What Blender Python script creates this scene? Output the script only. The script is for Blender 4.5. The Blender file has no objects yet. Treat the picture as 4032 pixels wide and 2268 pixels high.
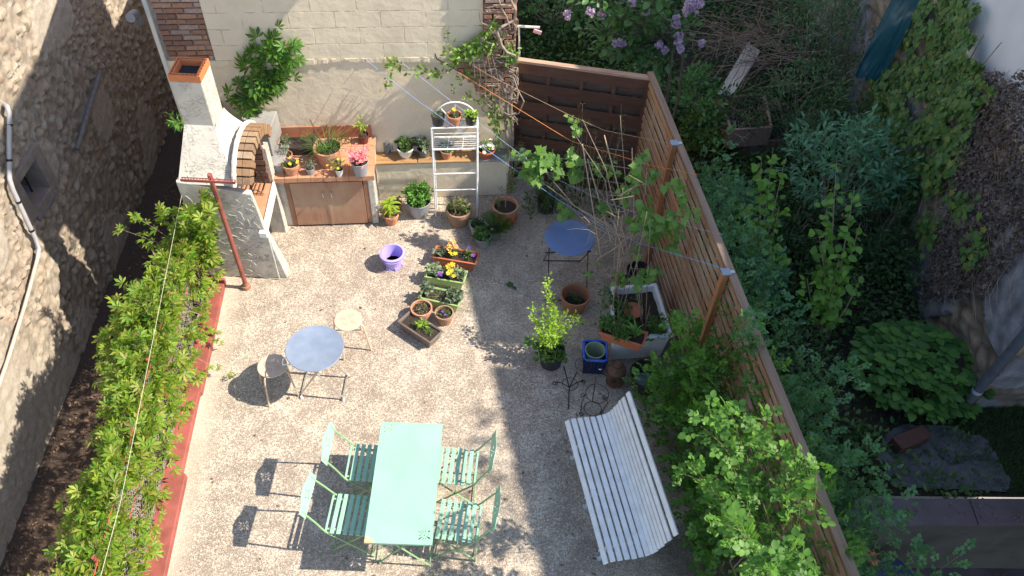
import bpy, math, random
import numpy as np
from mathutils import Vector, Matrix, noise

random.seed(7); RNG = np.random.default_rng(7)
sc = bpy.context.scene
col = sc.collection

# ------------------------------------------------------------------ camera
CAMH = 7.4; FPX = 3219.5
_p, _r = math.radians(48.866), math.radians(2.808)
_F = np.array([0, math.cos(_p), -math.sin(_p)]); _R = np.array([1., 0, 0]); _U = np.cross(_R, _F)
CAM = np.array([math.cos(_r)*_R+math.sin(_r)*_U, -math.sin(_r)*_R+math.cos(_r)*_U, _F])
cd = bpy.data.cameras.new('camera'); cam = bpy.data.objects.new('camera', cd); col.objects.link(cam)
cd.sensor_width = 36; cd.lens = FPX/4032*36; cd.clip_start = .05; cd.clip_end = 200
m = Matrix(((CAM[0][0], CAM[1][0], -CAM[2][0], 0), (CAM[0][1], CAM[1][1], -CAM[2][1], 0), (CAM[0][2], CAM[1][2], -CAM[2][2], CAMH), (0, 0, 0, 1)))
cam.matrix_world = m
sc.camera = cam

# ------------------------------------------------------------------ light
SUNV = Vector((.675, -.034, .73)).normalized()          # towards the sun
w = bpy.data.worlds.new('World'); sc.world = w; w.use_nodes = True
nt = w.node_tree; bg = nt.nodes['Background']
sky = nt.nodes.new('ShaderNodeTexSky'); sky.sky_type = 'NISHITA'; sky.sun_disc = False
sky.sun_elevation = math.asin(SUNV.z); sky.sun_rotation = math.atan2(SUNV.x, SUNV.y)
sky.air_density = 1.0; sky.dust_density = .6
nt.links.new(sky.outputs[0], bg.inputs[0]); bg.inputs[1].default_value = .15
sd = bpy.data.lights.new('sun', 'SUN'); sun = bpy.data.objects.new('sun', sd); col.objects.link(sun)
sd.energy = 4.4; sd.angle = math.radians(.55); sd.color = (1, .915, .775)
sun.rotation_euler = SUNV.to_track_quat('Z', 'Y').to_euler(); sun.location = (0, 0, 20)
sc.view_settings.view_transform = 'Standard'; sc.view_settings.look = 'None'
sc.view_settings.exposure = 1.05; sc.view_settings.gamma = 1
sc.render.engine = 'CYCLES'
sc.cycles.max_bounces = 8; sc.cycles.diffuse_bounces = 4; sc.cycles.transmission_bounces = 4
sc.cycles.use_denoising = True

# ------------------------------------------------------------------ survey helpers (world position of a measured point)
def _ray(px, py):
    k = 4032/2576
    return CAM.T @ np.array([(px*k-2016)/FPX, -(py*k-1134)/FPX, 1])
def at(px, py, z=0.):
    d = _ray(px, py); return np.array([0, 0, CAMH]) + d*((z-CAMH)/d[2])
def aty(px, py, Y):
    d = _ray(px, py); return np.array([0, 0, CAMH]) + d*(Y/d[1])
def atx(px, py, X):
    d = _ray(px, py); return np.array([0, 0, CAMH]) + d*(X/d[0])

# ------------------------------------------------------------------ materials
def new_mat(name):
    m = bpy.data.materials.new(name); m.use_nodes = True
    return m, m.node_tree, m.node_tree.nodes['Principled BSDF']
def N(nt, t, **kw):
    n = nt.nodes.new(t)
    for k, v in kw.items():
        if k in n.inputs.keys(): n.inputs[k].default_value = v
        else: setattr(n, k, v)
    return n
def ramp(nt, src, stops):
    r = nt.nodes.new('ShaderNodeValToRGB'); nt.links.new(src, r.inputs[0])
    el = r.color_ramp.elements
    while len(el) > 1: el.remove(el[-1])
    for i, (p, c) in enumerate(stops):
        e = el[0] if i == 0 else el.new(p)
        e.position = p; e.color = (*c, 1) if len(c) == 3 else c
    return r.outputs[0]
def mixc(nt, fac, a, b, mode='MIX'):
    n = nt.nodes.new('ShaderNodeMix'); n.data_type = 'RGBA'; n.blend_type = mode
    for i, v in ((0, fac), (6, a), (7, b)):
        if hasattr(v, 'is_output'): nt.links.new(v, n.inputs[i])
        elif i == 0: n.inputs[0].default_value = v
        else: n.inputs[i].default_value = (*v, 1)
    return n.outputs[2]
def coords(nt, obj=True): return nt.nodes.new('ShaderNodeTexCoord').outputs['Object']
def noise_t(nt, co, scale, detail=4, rough=.55, dist=0):
    n = N(nt, 'ShaderNodeTexNoise', Scale=scale, Detail=detail, Roughness=rough, Distortion=dist); nt.links.new(co, n.inputs['Vector']); return n.outputs[0]
def bump(nt, h, dist, strength=1, normal=None):
    b = N(nt, 'ShaderNodeBump', Distance=dist, Strength=strength); nt.links.new(h, b.inputs['Height'])
    if normal: nt.links.new(normal, b.inputs['Normal'])
    return b.outputs[0]
def sub(c, k): return tuple(min(1, x*k) for x in c)
MATS = {}
def simple(name, c, rough=.6, var=.25, scale=12, metal=0, bd=0, bscale=60, spec=.5):
    if name in MATS: return MATS[name]
    m, nt, p = new_mat(name); co = coords(nt)
    n = noise_t(nt, co, scale, 5)
    nt.links.new(ramp(nt, n, [(.3, sub(c, 1-var)), (.7, sub(c, 1+var*.6))]), p.inputs['Base Color'])
    p.inputs['Roughness'].default_value = rough; p.inputs['Metallic'].default_value = metal
    p.inputs['Specular IOR Level'].default_value = spec
    if bd: nt.links.new(bump(nt, noise_t(nt, co, bscale, 4), bd), p.inputs['Normal'])
    MATS[name] = m; return m
def leafmat(name, cs, trans=.35, rough=.45, tk=1.5):
    """cs: list of leaf colours, one picked per leaf"""
    if name in MATS: return MATS[name]
    m, nt, p = new_mat(name)
    g = nt.nodes.new('ShaderNodeNewGeometry')
    c = ramp(nt, g.outputs['Random Per Island'], [(i/max(1, len(cs)-1), x) for i, x in enumerate(cs)])
    nt.links.new(c, p.inputs['Base Color']); p.inputs['Roughness'].default_value = rough
    p.inputs['Specular IOR Level'].default_value = .35
    t = nt.nodes.new('ShaderNodeBsdfTranslucent')
    nt.links.new(mixc(nt, 1., c, (1.0*tk, 1.1*tk, .5*tk), 'MULTIPLY'), t.inputs[0])
    mx = nt.nodes.new('ShaderNodeMixShader'); mx.inputs[0].default_value = trans
    nt.links.new(p.outputs[0], mx.inputs[1]); nt.links.new(t.outputs[0], mx.inputs[2])
    nt.links.new(mx.outputs[0], nt.nodes['Material Output'].inputs[0])
    MATS[name] = m; return m

def m_terrace():
    m, nt, p = new_mat('exposed_aggregate'); co = coords(nt)
    # worn trowel marks: short dark squiggles between pale mortar
    mp = N(nt, 'ShaderNodeMapping'); nt.links.new(co, mp.inputs[0]); mp.inputs['Scale'].default_value = (1, 1, 1)
    n1 = noise_t(nt, mp.outputs[0], 56, 3, .62, 1.6)
    n2 = noise_t(nt, mp.outputs[0], 30, 3, .6, .8)
    big = noise_t(nt, co, 1.1, 5, .6)
    mid = noise_t(nt, co, 4.0, 5, .6, .4)
    base = mixc(nt, ramp(nt, big, [(.38, (0, 0, 0)), (.62, (1, 1, 1))]), (.595, .495, .395), (.66, .56, .455))
    dark = mixc(nt, ramp(nt, big, [(.4, (0, 0, 0)), (.6, (1, 1, 1))]), (.19, .135, .105), (.27, .20, .155))
    wear = N(nt, 'ShaderNodeMath', operation='MULTIPLY_ADD'); nt.links.new(mid, wear.inputs[0]); wear.inputs[1].default_value = .30; wear.inputs[2].default_value = -.135
    add = N(nt, 'ShaderNodeMath', operation='ADD'); nt.links.new(n1, add.inputs[0]); nt.links.new(wear.outputs[0], add.inputs[1])
    # smooth cement margin beside the kerb
    sx = nt.nodes.new('ShaderNodeSeparateXYZ'); nt.links.new(co, sx.inputs[0])
    l = N(nt, 'ShaderNodeMath', operation='MULTIPLY_ADD'); nt.links.new(sx.outputs[1], l.inputs[0]); l.inputs[1].default_value = .112; nt.links.new(sx.outputs[0], l.inputs[2])
    l2 = N(nt, 'ShaderNodeMath', operation='MULTIPLY_ADD'); nt.links.new(noise_t(nt, co, 3, 4), l2.inputs[0]); l2.inputs[1].default_value = .35; nt.links.new(l.outputs[0], l2.inputs[2])
    mask = ramp(nt, l2.outputs[0], [(0, (1, 1, 1)), (1, (1, 1, 1))])
    mr = N(nt, 'ShaderNodeMapRange'); nt.links.new(l2.outputs[0], mr.inputs[0]); mr.inputs[1].default_value = -2.50; mr.inputs[2].default_value = -2.25; mr.inputs[3].default_value = .3
    spk = ramp(nt, add.outputs[0], [(.50, (0, 0, 0)), (.56, (1, 1, 1))])
    k = N(nt, 'ShaderNodeMath', operation='MULTIPLY'); nt.links.new(spk, k.inputs[0]); nt.links.new(mr.outputs[0], k.inputs[1])
    k2 = N(nt, 'ShaderNodeMath', operation='MULTIPLY'); nt.links.new(k.outputs[0], k2.inputs[0]); k2.inputs[1].default_value = .74
    c = mixc(nt, k2.outputs[0], base, dark)
    fine = noise_t(nt, co, 160, 2, .6)
    c = mixc(nt, .55, c, ramp(nt, fine, [(.3, (.7, .7, .7)), (.7, (1.05, 1.05, 1.05))]), 'MULTIPLY')
    st = noise_t(nt, co, .75, 6, .62, .6)
    c = mixc(nt, 1, c, ramp(nt, st, [(.33, (.80, .78, .76)), (.44, (.91, .90, .89)), (.54, (.97, .97, .96)), (.68, (1.03, 1.03, 1.02))]), 'MULTIPLY')
    # damp grime gathering toward the fence side and in patches
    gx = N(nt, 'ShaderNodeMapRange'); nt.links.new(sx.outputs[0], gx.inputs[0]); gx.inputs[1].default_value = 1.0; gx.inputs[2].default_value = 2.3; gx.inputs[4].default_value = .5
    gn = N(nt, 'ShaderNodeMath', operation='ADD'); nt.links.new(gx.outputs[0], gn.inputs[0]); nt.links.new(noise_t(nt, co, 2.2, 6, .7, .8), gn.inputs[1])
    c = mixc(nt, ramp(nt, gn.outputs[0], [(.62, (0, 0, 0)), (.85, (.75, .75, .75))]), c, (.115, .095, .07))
    nt.links.new(c, p.inputs['Base Color']); p.inputs['Roughness'].default_value = .9
    inv = N(nt, 'ShaderNodeMath', operation='SUBTRACT'); inv.inputs[0].default_value = 1; nt.links.new(k.outputs[0], inv.inputs[1])
    b1 = bump(nt, inv.outputs[0], .004)
    nt.links.new(bump(nt, n2, .006, 1, b1), p.inputs['Normal'])
    return m
def m_plaster(name, c, streak=.15, bd=.008, bs=9, rough_cast=False):
    m, nt, p = new_mat(name); co = coords(nt)
    a = noise_t(nt, co, 1.6, 6, .6, .5); b = noise_t(nt, co, 25, 4, .7)
    cc = ramp(nt, a, [(.3, sub(c, 1-streak)), (.52, c), (.75, sub(c, 1+streak*.5))])
    cc = mixc(nt, .35, cc, ramp(nt, b, [(.3, (.75, .75, .75)), (.7, (1, 1, 1))]), 'MULTIPLY')
    g = ramp(nt, noise_t(nt, co, 3.3, 7, .75, 1.4), [(.60, (1, 1, 1)), (.72, (.62, .58, .52))])
    cc = mixc(nt, .55, cc, g, 'MULTIPLY')
    nt.links.new(cc, p.inputs['Base Color']); p.inputs['Roughness'].default_value = .9
    h = noise_t(nt, co, bs, 5, .55, .4)
    b1 = bump(nt, h, bd)
    nt.links.new(bump(nt, noise_t(nt, co, 120, 3), .0015, 1, b1), p.inputs['Normal'])
    return m
def m_trowel(name, c):
    """hand-trowelled stucco with raised ridges"""
    m, nt, p = new_mat(name); co = coords(nt)
    mp = N(nt, 'ShaderNodeMapping'); nt.links.new(co, mp.inputs[0]); mp.inputs['Scale'].default_value = (9, 9, 13); mp.inputs['Rotation'].default_value = (0, .5, 0)
    n = noise_t(nt, mp.outputs[0], 1.1, 3, .5, 1.6)
    rid = ramp(nt, n, [(.455, (0, 0, 0)), (.485, (.8, .8, .8)), (.5, (1, 1, 1)), (.512, (.0, .0, .0)), (.60, (0, 0, 0)), (.625, (.9, .9, .9)), (.635, (.1, .1, .1))])
    a = noise_t(nt, co, 4, 5, .6)
    nt.links.new(ramp(nt, a, [(.3, sub(c, .86)), (.7, c)]), p.inputs['Base Color']); p.inputs['Roughness'].default_value = .85
    b0 = bump(nt, noise_t(nt, co, 90, 4), .0025)
    msk = ramp(nt, noise_t(nt, co, 7, 3, .5), [(.42, (0, 0, 0)), (.52, (1, 1, 1))])
    nt.links.new(bump(nt, mixc(nt, 1, rid, msk, 'MULTIPLY'), .0045, 1, b0), p.inputs['Normal'])
    return m
def m_blockwall():
    m, nt, p = new_mat('painted_blockwork'); co = coords(nt)
    mp = N(nt, 'ShaderNodeMapping'); nt.links.new(co, mp.inputs[0]); mp.inputs['Rotation'].default_value = (math.pi/2, 0, 0)
    cx = nt.nodes.new('ShaderNodeCombineXYZ'); sp = nt.nodes.new('ShaderNodeSeparateXYZ'); nt.links.new(co, sp.inputs[0])
    nz = N(nt, 'ShaderNodeMath', operation='MULTIPLY_ADD'); nt.links.new(noise_t(nt, co, 2.5, 3), nz.inputs[0]); nz.inputs[1].default_value = .02
    nt.links.new(sp.outputs[2], nz.inputs[2]); nt.links.new(sp.outputs[0], cx.inputs[0]); nt.links.new(nz.outputs[0], cx.inputs[1])
    br = N(nt, 'ShaderNodeTexBrick', Scale=1.0); nt.links.new(cx.outputs[0], br.inputs[0])
    br.inputs['Brick Width'].default_value = .5; br.inputs['Row Height'].default_value = .2
    br.inputs['Mortar Size'].default_value = .007; br.inputs['Mortar Smooth'].default_value = .6
    wear = ramp(nt, noise_t(nt, co, 5, 4, .6), [(.42, (0, 0, 0)), (.6, (1, 1, 1))])
    c = (.74, .625, .46)
    a = ramp(nt, noise_t(nt, co, 2, 6, .6), [(.3, sub(c, .85)), (.7, sub(c, 1.06))])
    f = N(nt, 'ShaderNodeMath', operation='MULTIPLY'); nt.links.new(br.outputs['Fac'], f.inputs[0]); nt.links.new(wear, f.inputs[1])
    f2 = N(nt, 'ShaderNodeMath', operation='MULTIPLY'); nt.links.new(f.outputs[0], f2.inputs[0]); f2.inputs[1].default_value = .3
    nt.links.new(mixc(nt, f2.outputs[0], a, (.33, .28, .23)), p.inputs['Base Color']); p.inputs['Roughness'].default_value = .85
    inv = N(nt, 'ShaderNodeMath', operation='SUBTRACT'); inv.inputs[0].default_value = 1; nt.links.new(f.outputs[0], inv.inputs[1])
    b0 = bump(nt, inv.outputs[0], .008)
    nt.links.new(bump(nt, noise_t(nt, co, 8, 5, .6), .008, 1, b0), p.inputs['Normal'])
    return m
def m_attr(name, attr, rough=.9, dirt=(.30, .26, .22), gain=1.):
    m, nt, p = new_mat(name); co = coords(nt)
    a = nt.nodes.new('ShaderNodeAttribute'); a.attribute_name = attr
    n = noise_t(nt, co, 22, 5, .65)
    c = mixc(nt, .8, a.outputs[0], ramp(nt, n, [(.25, (.62, .6, .58)), (.7, (1.1, 1.08, 1.05))]), 'MULTIPLY')
    nt.links.new(c, p.inputs['Base Color']); p.inputs['Roughness'].default_value = rough
    nt.links.new(bump(nt, noise_t(nt, co, 45, 5, .6), .006), p.inputs['Normal'])
    return m
def m_wood(name, c1, c2, axis=0, rough=.7, knots=True, weather=None):
    m, nt, p = new_mat(name); co = coords(nt)
    mp = N(nt, 'ShaderNodeMapping'); nt.links.new(co, mp.inputs[0]); s = [26, 26, 26]; s[axis] = 1.6; mp.inputs['Scale'].default_value = s
    g = nt.nodes.new('ShaderNodeNewGeometry')
    n = noise_t(nt, mp.outputs[0], 1, 6, .65, .5)
    c = ramp(nt, n, [(.3, c1), (.7, c2)])
    c = mixc(nt, .7, c, ramp(nt, g.outputs['Random Per Island'], [(0, (.55, .54, .53)), (.35, (.95, .90, .86)), (.7, (.8, .82, .84)), (1, (1.2, 1.12, 1.04))]), 'MULTIPLY')
    if weather:
        c = mixc(nt, ramp(nt, noise_t(nt, co, 1.7, 5, .6), [(.42, (0, 0, 0)), (.62, (.85, .85, .85))]), c, weather)
    nt.links.new(c, p.inputs['Base Color']); p.inputs['Roughness'].default_value = rough
    nt.links.new(bump(nt, n, .002), p.inputs['Normal'])
    return m
def m_terracotta(name, c=(.52, .22, .115), bloom=(.55, .42, .33)):
    if name in MATS: return MATS[name]
    m, nt, p = new_mat(name); co = coords(nt)
    cc = mixc(nt, ramp(nt, noise_t(nt, co, 9, 6, .65, .5), [(.45, (0, 0, 0)), (.75, (.75, .75, .75))]), c, bloom)
    cc = mixc(nt, .5, cc, ramp(nt, noise_t(nt, co, 60, 3), [(.3, (.75, .75, .75)), (.7, (1.05, 1.05, 1.05))]), 'MULTIPLY')
    nt.links.new(cc, p.inputs['Base Color']); p.inputs['Roughness'].default_value = .8
    nt.links.new(bump(nt, noise_t(nt, co, 50, 4), .0012), p.inputs['Normal'])
    MATS[name] = m; return m
def m_soil(name='soil', c=(.05, .035, .025)):
    if name in MATS: return MATS[name]
    m, nt, p = new_mat(name); co = coords(nt)
    n = noise_t(nt, co, 90, 5, .7)
    nt.links.new(ramp(nt, n, [(.35, sub(c, .5)), (.55, c), (.68, sub(c, 2.2)), (.75, sub(c, 4))]), p.inputs['Base Color']); p.inputs['Roughness'].default_value = 1
    nt.links.new(bump(nt, n, .02), p.inputs['Normal'])
    MATS[name] = m; return m
TERRACE = m_terrace()
CREAM = m_plaster('cream_plaster', (.74, .62, .455))
WHITEST = m_trowel('white_stucco', (.56, .52, .45))
WHITESM = m_plaster('white_render', (.66, .62, .55), .08, .004, 30)
BLOCK = m_blockwall()
BRICK = m_attr('old_brick', 'tint', .9)
COBBLE = m_attr('rubble_stone', 'tint', .95)
CLAY = m_terracotta('terracotta')
TILE = m_terracotta('clay_tile', (.50, .235, .13), (.56, .33, .20))
ORANGEPL = simple('orange_plastic', (.50, .15, .075), .45, .12)
SOIL = m_soil()
LITTER = m_soil('leaf_litter', (.10, .065, .045))
def m_mint():
    m, nt, p = new_mat('mint_paint'); co = coords(nt); c = (.275, .49, .355)
    a = ramp(nt, noise_t(nt, co, 2.3, 6, .6, .6), [(.3, sub(c, .90)), (.7, sub(c, 1.06))])
    d = nt.nodes.new('ShaderNodeVectorMath'); d.operation = 'DISTANCE'; nt.links.new(co, d.inputs[0]); d.inputs[1].default_value = (-.29, -.60, .73)
    e = N(nt, 'ShaderNodeMath', operation='MULTIPLY_ADD'); nt.links.new(noise_t(nt, co, 18, 4), e.inputs[0]); e.inputs[1].default_value = .05; nt.links.new(d.outputs['Value'], e.inputs[2])
    a = mixc(nt, ramp(nt, e.outputs[0], [(.085, (.85, .85, .85)), (.11, (0, 0, 0))]), a, (.55, .36, .20))
    ch_ = ramp(nt, noise_t(nt, co, 55, 3, .7), [(.755, (0, 0, 0)), (.775, (.9, .9, .9))])
    a = mixc(nt, ch_, a, (.12, .10, .06))
    nt.links.new(a, p.inputs['Base Color'])
    nt.links.new(ramp(nt, noise_t(nt, co, 6, 5, .7), [(.3, (.33, .33, .33)), (.7, (.6, .6, .6))]), p.inputs['Roughness']); return m
GREENM = m_mint()
GREENCH = simple('pale_green_paint', (.24, .40, .19), .42, .08, 8)
REDP = simple('red_paint', (.30, .082, .066), .6, .38, 5, bd=.002)
WHITEM = simple('white_enamel', (.80, .80, .79), .35, .06)
BENCHM = simple('white_bench_paint', (.78, .77, .75), .45, .14, 9)
GREYM = simple('galvanised_grey', (.26, .31, .40), .42, .14, 7, metal=.25)
STEEL = simple('steel_tube', (.55, .54, .51), .35, .1, metal=.7)
BEIGEM = simple('beige_enamel', (.58, .44, .32), .42, .05)
BLUEM = simple('blue_grey_paint', (.11, .17, .32), .45, .2, 5)
BLACKI = simple('black_iron', (.025, .023, .022), .5, .3, metal=.4)
RUST = simple('rusty_tin', (.13, .065, .04), .75, .6, 9, bd=.003)
DARKPL = simple('black_plastic', (.03, .03, .033), .45, .3)
GREYPL = simple('grey_plastic', (.30, .30, .32), .45, .12)
PURPLE = simple('lilac_plastic', (.42, .34, .78), .38, .06)
GREENPL = simple('green_plastic', (.32, .45, .17), .4, .1)
BLUEPL = simple('blue_plastic', (.015, .10, .55), .35, .1)
NAVY = simple('navy_plastic', (.012, .02, .07), .4, .2)
WHITEPL = simple('white_plastic', (.74, .74, .72), .42, .12)
SOOT_SHADE = simple('soot_and_shade', (.025, .022, .02), .95, .4)  # soot on the barbecue back wall; elsewhere black put in for dark hollows
BROWNP = simple('brown_cupboard_paint', (.30, .15, .095), .4, .18, 4)
CONC = m_plaster('grey_concrete', (.30, .285, .27), .25, .006, 20)
BARK = simple('grey_bark', (.30, .24, .19), .9, .4, 20, bd=.006)
TWIG = simple('dry_twig', (.34, .25, .18), .85, .35, 25)
GSTEM = simple('green_stem', (.16, .20, .06), .6, .3)
BAMBOO = simple('bamboo_cane', (.38, .29, .19), .55, .25, 14)
ORROPE = simple('orange_cord', (.75, .26, .06), .6, .1)
BLROPE = simple('blue_cord', (.18, .34, .66), .6, .1)
WHROPE = simple('pale_cord', (.55, .50, .38), .7, .1)

# ------------------------------------------------------------------ object helpers
def tag(o, label=None, cat=None, group=None, kind=None):
    if label: o['label'] = label
    if cat: o['category'] = cat
    if group: o['group'] = group
    if kind: o['kind'] = kind
    return o
def thing(name, label, cat, loc=(0, 0, 0), rz=0, group=None):
    o = bpy.data.objects.new(name, None); col.objects.link(o); o.empty_display_size = .1
    o.location = [float(v) for v in loc]; o.rotation_euler = (0, 0, rz)
    return tag(o, label, cat, group)
def tree_copy(o, parent=None):
    c = o.copy(); col.objects.link(c)
    if parent: c.parent = parent
    for ch in list(o.children): tree_copy(ch, c)
    return c
def root_matrix(o):
    M = Matrix.LocRotScale(o.location, o.rotation_euler, o.scale)
    while o.parent: o = o.parent; M = Matrix.LocRotScale(o.location, o.rotation_euler, o.scale) @ M
    return M
class MB:
    def __init__(s): s.v = []; s.f = []; s.c = []
    def add(s, vs, fs, tint=None):
        n = len(s.v); s.v += [tuple(map(float, v)) for v in vs]; s.f += [tuple(i+n for i in f) for f in fs]
        s.c += [tint or (1, 1, 1)]*len(vs); return s
    def hexa(s, P, tint=None):   # 8 points: bottom 4 ccw, top 4 ccw
        return s.add(P, [(0, 3, 2, 1), (4, 5, 6, 7), (0, 1, 5, 4), (1, 2, 6, 5), (2, 3, 7, 6), (3, 0, 4, 7)], tint)
    def box(s, c, d, rz=0, R=None, tint=None):
        hx, hy, hz = d[0]/2, d[1]/2, d[2]/2
        P = [Vector(q) for q in ((-hx, -hy, -hz), (hx, -hy, -hz), (hx, hy, -hz), (-hx, hy, -hz), (-hx, -hy, hz), (hx, -hy, hz), (hx, hy, hz), (-hx, hy, hz))]
        M = R or Matrix.Rotation(rz, 3, 'Z')
        return s.hexa([M @ q + Vector(c) for q in P], tint)
    def b2(s, x0, x1, y0, y1, z0, z1, tint=None):
        return s.box(((x0+x1)/2, (y0+y1)/2, (z0+z1)/2), (x1-x0, y1-y0, z1-z0), tint=tint)
    def tube(s, pts, r, seg=8, caps=True, closed=False):
        P = [Vector(p) for p in pts]; n = len(P)
        rs = r if hasattr(r, '__len__') else [r]*n
        vs = []; up = None
        for i in range(n):
            a = P[(i-1) % n] if (closed or i) else P[i]; b = P[(i+1) % n] if (closed or i < n-1) else P[i]
            t = (b-a)
            if t.length < 1e-9: t = Vector((0, 0, 1))
            t.normalize()
            if up is None:
                up = Vector((0, 0, 1)) if abs(t.z) < .9 else Vector((1, 0, 0))
            x = up.cross(t)
            if x.length < 1e-6: x = Vector((0, 1, 0)).cross(t)
            x.normalize(); y = t.cross(x); up = y
            for k in range(seg):
                q = 2*math.pi*k/seg; vs.append(P[i]+(x*math.cos(q)+y*math.sin(q))*rs[i])
        fs = []
        for i in range(n if closed else n-1):
            j = (i+1) % n
            for k in range(seg):
                l = (k+1) % seg; fs.append((i*seg+k, i*seg+l, j*seg+l, j*seg+k))
        if caps and not closed:
            fs.append(tuple(range(seg-1, -1, -1))); fs.append(tuple((n-1)*seg+k for k in range(seg)))
        return s.add(vs, fs)
    def lathe(s, prof, c=(0, 0, 0), seg=28, sx=1, sy=1, ax=None):
        vs = []
        for (r, z) in prof:
            for k in range(seg):
                q = 2*math.pi*k/seg; v = Vector((r*math.cos(q)*sx, r*math.sin(q)*sy, z))
                if ax: v = ax @ v
                vs.append(v+Vector(c))
        fs = []
        for i in range(len(prof)-1):
            for k in range(seg):
                l = (k+1) % seg; fs.append((i*seg+k, i*seg+l, (i+1)*seg+l, (i+1)*seg+k))
        if prof[0][0] > 1e-6: fs.append(tuple(range(seg-1, -1, -1)))
        if prof[-1][0] > 1e-6: fs.append(tuple((len(prof)-1)*seg+k for k in range(seg)))
        return s.add(vs, fs)
    def prism(s, poly, a0, a1, plane='xz'):
        n = len(poly)
        if plane == 'xz': A = [(p[0], a0, p[1]) for p in poly]; B = [(p[0], a1, p[1]) for p in poly]
        elif plane == 'yz': A = [(a0, p[0], p[1]) for p in poly]; B = [(a1, p[0], p[1]) for p in poly]
        else: A = [(p[0], p[1], a0) for p in poly]; B = [(p[0], p[1], a1) for p in poly]
        return s.add(A+B, [tuple(range(n)), tuple(range(2*n-1, n-1, -1))]+[(i, i+n, (i+1) % n+n, (i+1) % n) for i in range(n)])
    def build(s, name, mat, parent=None, smooth=False, bevel=0, local=False, kind=None, tints=False, fixn=True):
        """world coordinates unless local=True"""
        me = bpy.data.meshes.new(name); V = s.v
        if parent is not None and not local:
            Mi = root_matrix(parent).inverted(); V = [Mi @ Vector(v) for v in V]
        me.from_pydata([tuple(v) for v in V], [], s.f); me.update()
        if tints:
            ca = me.color_attributes.new('tint', 'FLOAT_COLOR', 'POINT')
            ca.data.foreach_set('color', np.array([(*c, 1) for c in s.c], dtype=np.float32).ravel())
        if fixn:
            import bmesh
            bm = bmesh.new(); bm.from_mesh(me); bmesh.ops.recalc_face_normals(bm, faces=bm.faces); bm.to_mesh(me); bm.free()
        if smooth:
            me.polygons.foreach_set('use_smooth', [True]*len(me.polygons))
        o = bpy.data.objects.new(name, me); col.objects.link(o); me.materials.append(mat)
        if parent is not None: o.parent = parent
        if bevel:
            b = o.modifiers.new('bevel', 'BEVEL'); b.width = bevel; b.segments = 2; b.limit_method = 'ANGLE'; b.angle_limit = math.radians(40)
        if smooth:
            try: me.set_sharp_from_angle(angle=math.radians(42))
            except Exception: pass
        if kind: o['kind'] = kind
        return o

# ---- foliage ------------------------------------------------------
def T_ovate(w=.5, fold=.12, droop=.12):
    V = [(0, 0, 0), (w*.42, .22, fold*.6), (w*.5, .5, fold), (w*.3, .8, fold*.3-droop*.4), (0, 1, -droop), (-w*.3, .8, fold*.3-droop*.4), (-w*.5, .5, fold), (-w*.42, .22, fold*.6), (0, .5, 0)]
    return V, [(0, 1, 2, 8), (8, 2, 3, 4), (0, 8, 6, 7), (8, 4, 5, 6)]
def T_lance(w=.22, fold=.05, droop=.25):
    V = [(0, 0, 0), (w*.5, .4, fold), (0, 1, -droop), (-w*.5, .4, fold), (0, .45, 0.0)]
    return V, [(0, 1, 4), (4, 1, 2), (0, 4, 3), (4, 2, 3)]
def T_palm(n=5, w=.33, sp=84):
    V = []; F = []
    for i in range(n):
        a = math.radians((i-(n-1)/2)*sp*2/(n-1)*1.0) if n > 1 else 0
        L = [.72, .93, 1, .93, .72][i] if n == 5 else 1
        c, s_ = math.cos(a), math.sin(a); b = len(V)
        for (x, y, z) in [(0, 0, 0), (w*.30*L, .35*L, .05), (w*.5*L, .62*L, .04), (0, L, -.16*L), (-w*.5*L, .62*L, .04), (-w*.30*L, .35*L, .05), (0, .55*L, -.03)]:
            V.append((x*c+y*s_, y*c-x*s_, z))
        F += [(b, b+1, b+2, b+6), (b+6, b+2, b+3), (b, b+6, b+4, b+5), (b+6, b+3, b+4)]
    return V, F
def T_lobed(fold=.1):
    ang = [180, 150, 118, 95, 70, 50, 28, 14, 0]; rad = [.12, .52, .62, .46, .82, .60, .70, .72, 1.0]
    out = []
    for a, r in zip(ang, rad): out.append((r*math.sin(math.radians(a))*.62, .15+.0+r*math.cos(math.radians(a))*.85, fold*abs(math.sin(math.radians(a)))*r-.12*r*r))
    V = [(0, .2, .03)]+out+[(-x, y, z) for (x, y, z) in out[-2:0:-1]]
    n = len(V)-1
    return V, [(0, i, i % n+1) for i in range(1, n+1)]
def T_rose(n=5):
    V = []; F = []
    o, f = T_ovate(.82, .08, .05)
    spots = [(0, .55, 0, .5), (.05, .42, 68, .42), (-.05, .42, -68, .42), (.03, .14, 75, .34), (-.03, .14, -75, .34)][:n]
    for (px, py, a, s_) in spots:
        a = math.radians(a); c, q = math.cos(a), math.sin(a); b = len(V)
        for (x, y, z) in o: V.append((px+(x*c+y*q)*s_, py+(y*c-x*q)*s_, z*s_-py*.05))
        F += [tuple(i+b for i in k) for k in f]
    return V, F
def T_fern(n=9):
    V = []; F = []
    for i in range(n):
        y = .12+.85*i/n; L = .34*math.sin(math.pi*min(1, .25+.75*(1-i/n)))*1.0; z = -.35*y*y
        for sg in (1, -1):
            b = len(V); V += [(0, y, z), (sg*L*.5, y+.045, z+.02), (sg*L, y+.07, z-.03), (sg*L*.5, y-.02, z+.0)]; F.append((b, b+1, b+2, b+3))
    return V, F
def T_blade(w=.03, bend=.5):
    V = []; F = []
    for i in range(5):
        t = i/4; ww = w*(1-t*.85); V += [(ww, t*(1-.25*bend*t), -bend*t*t), (-ww, t*(1-.25*bend*t), -bend*t*t)]
    for i in range(4): F.append((2*i, 2*i+2, 2*i+3, 2*i+1))
    return V, F
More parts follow.
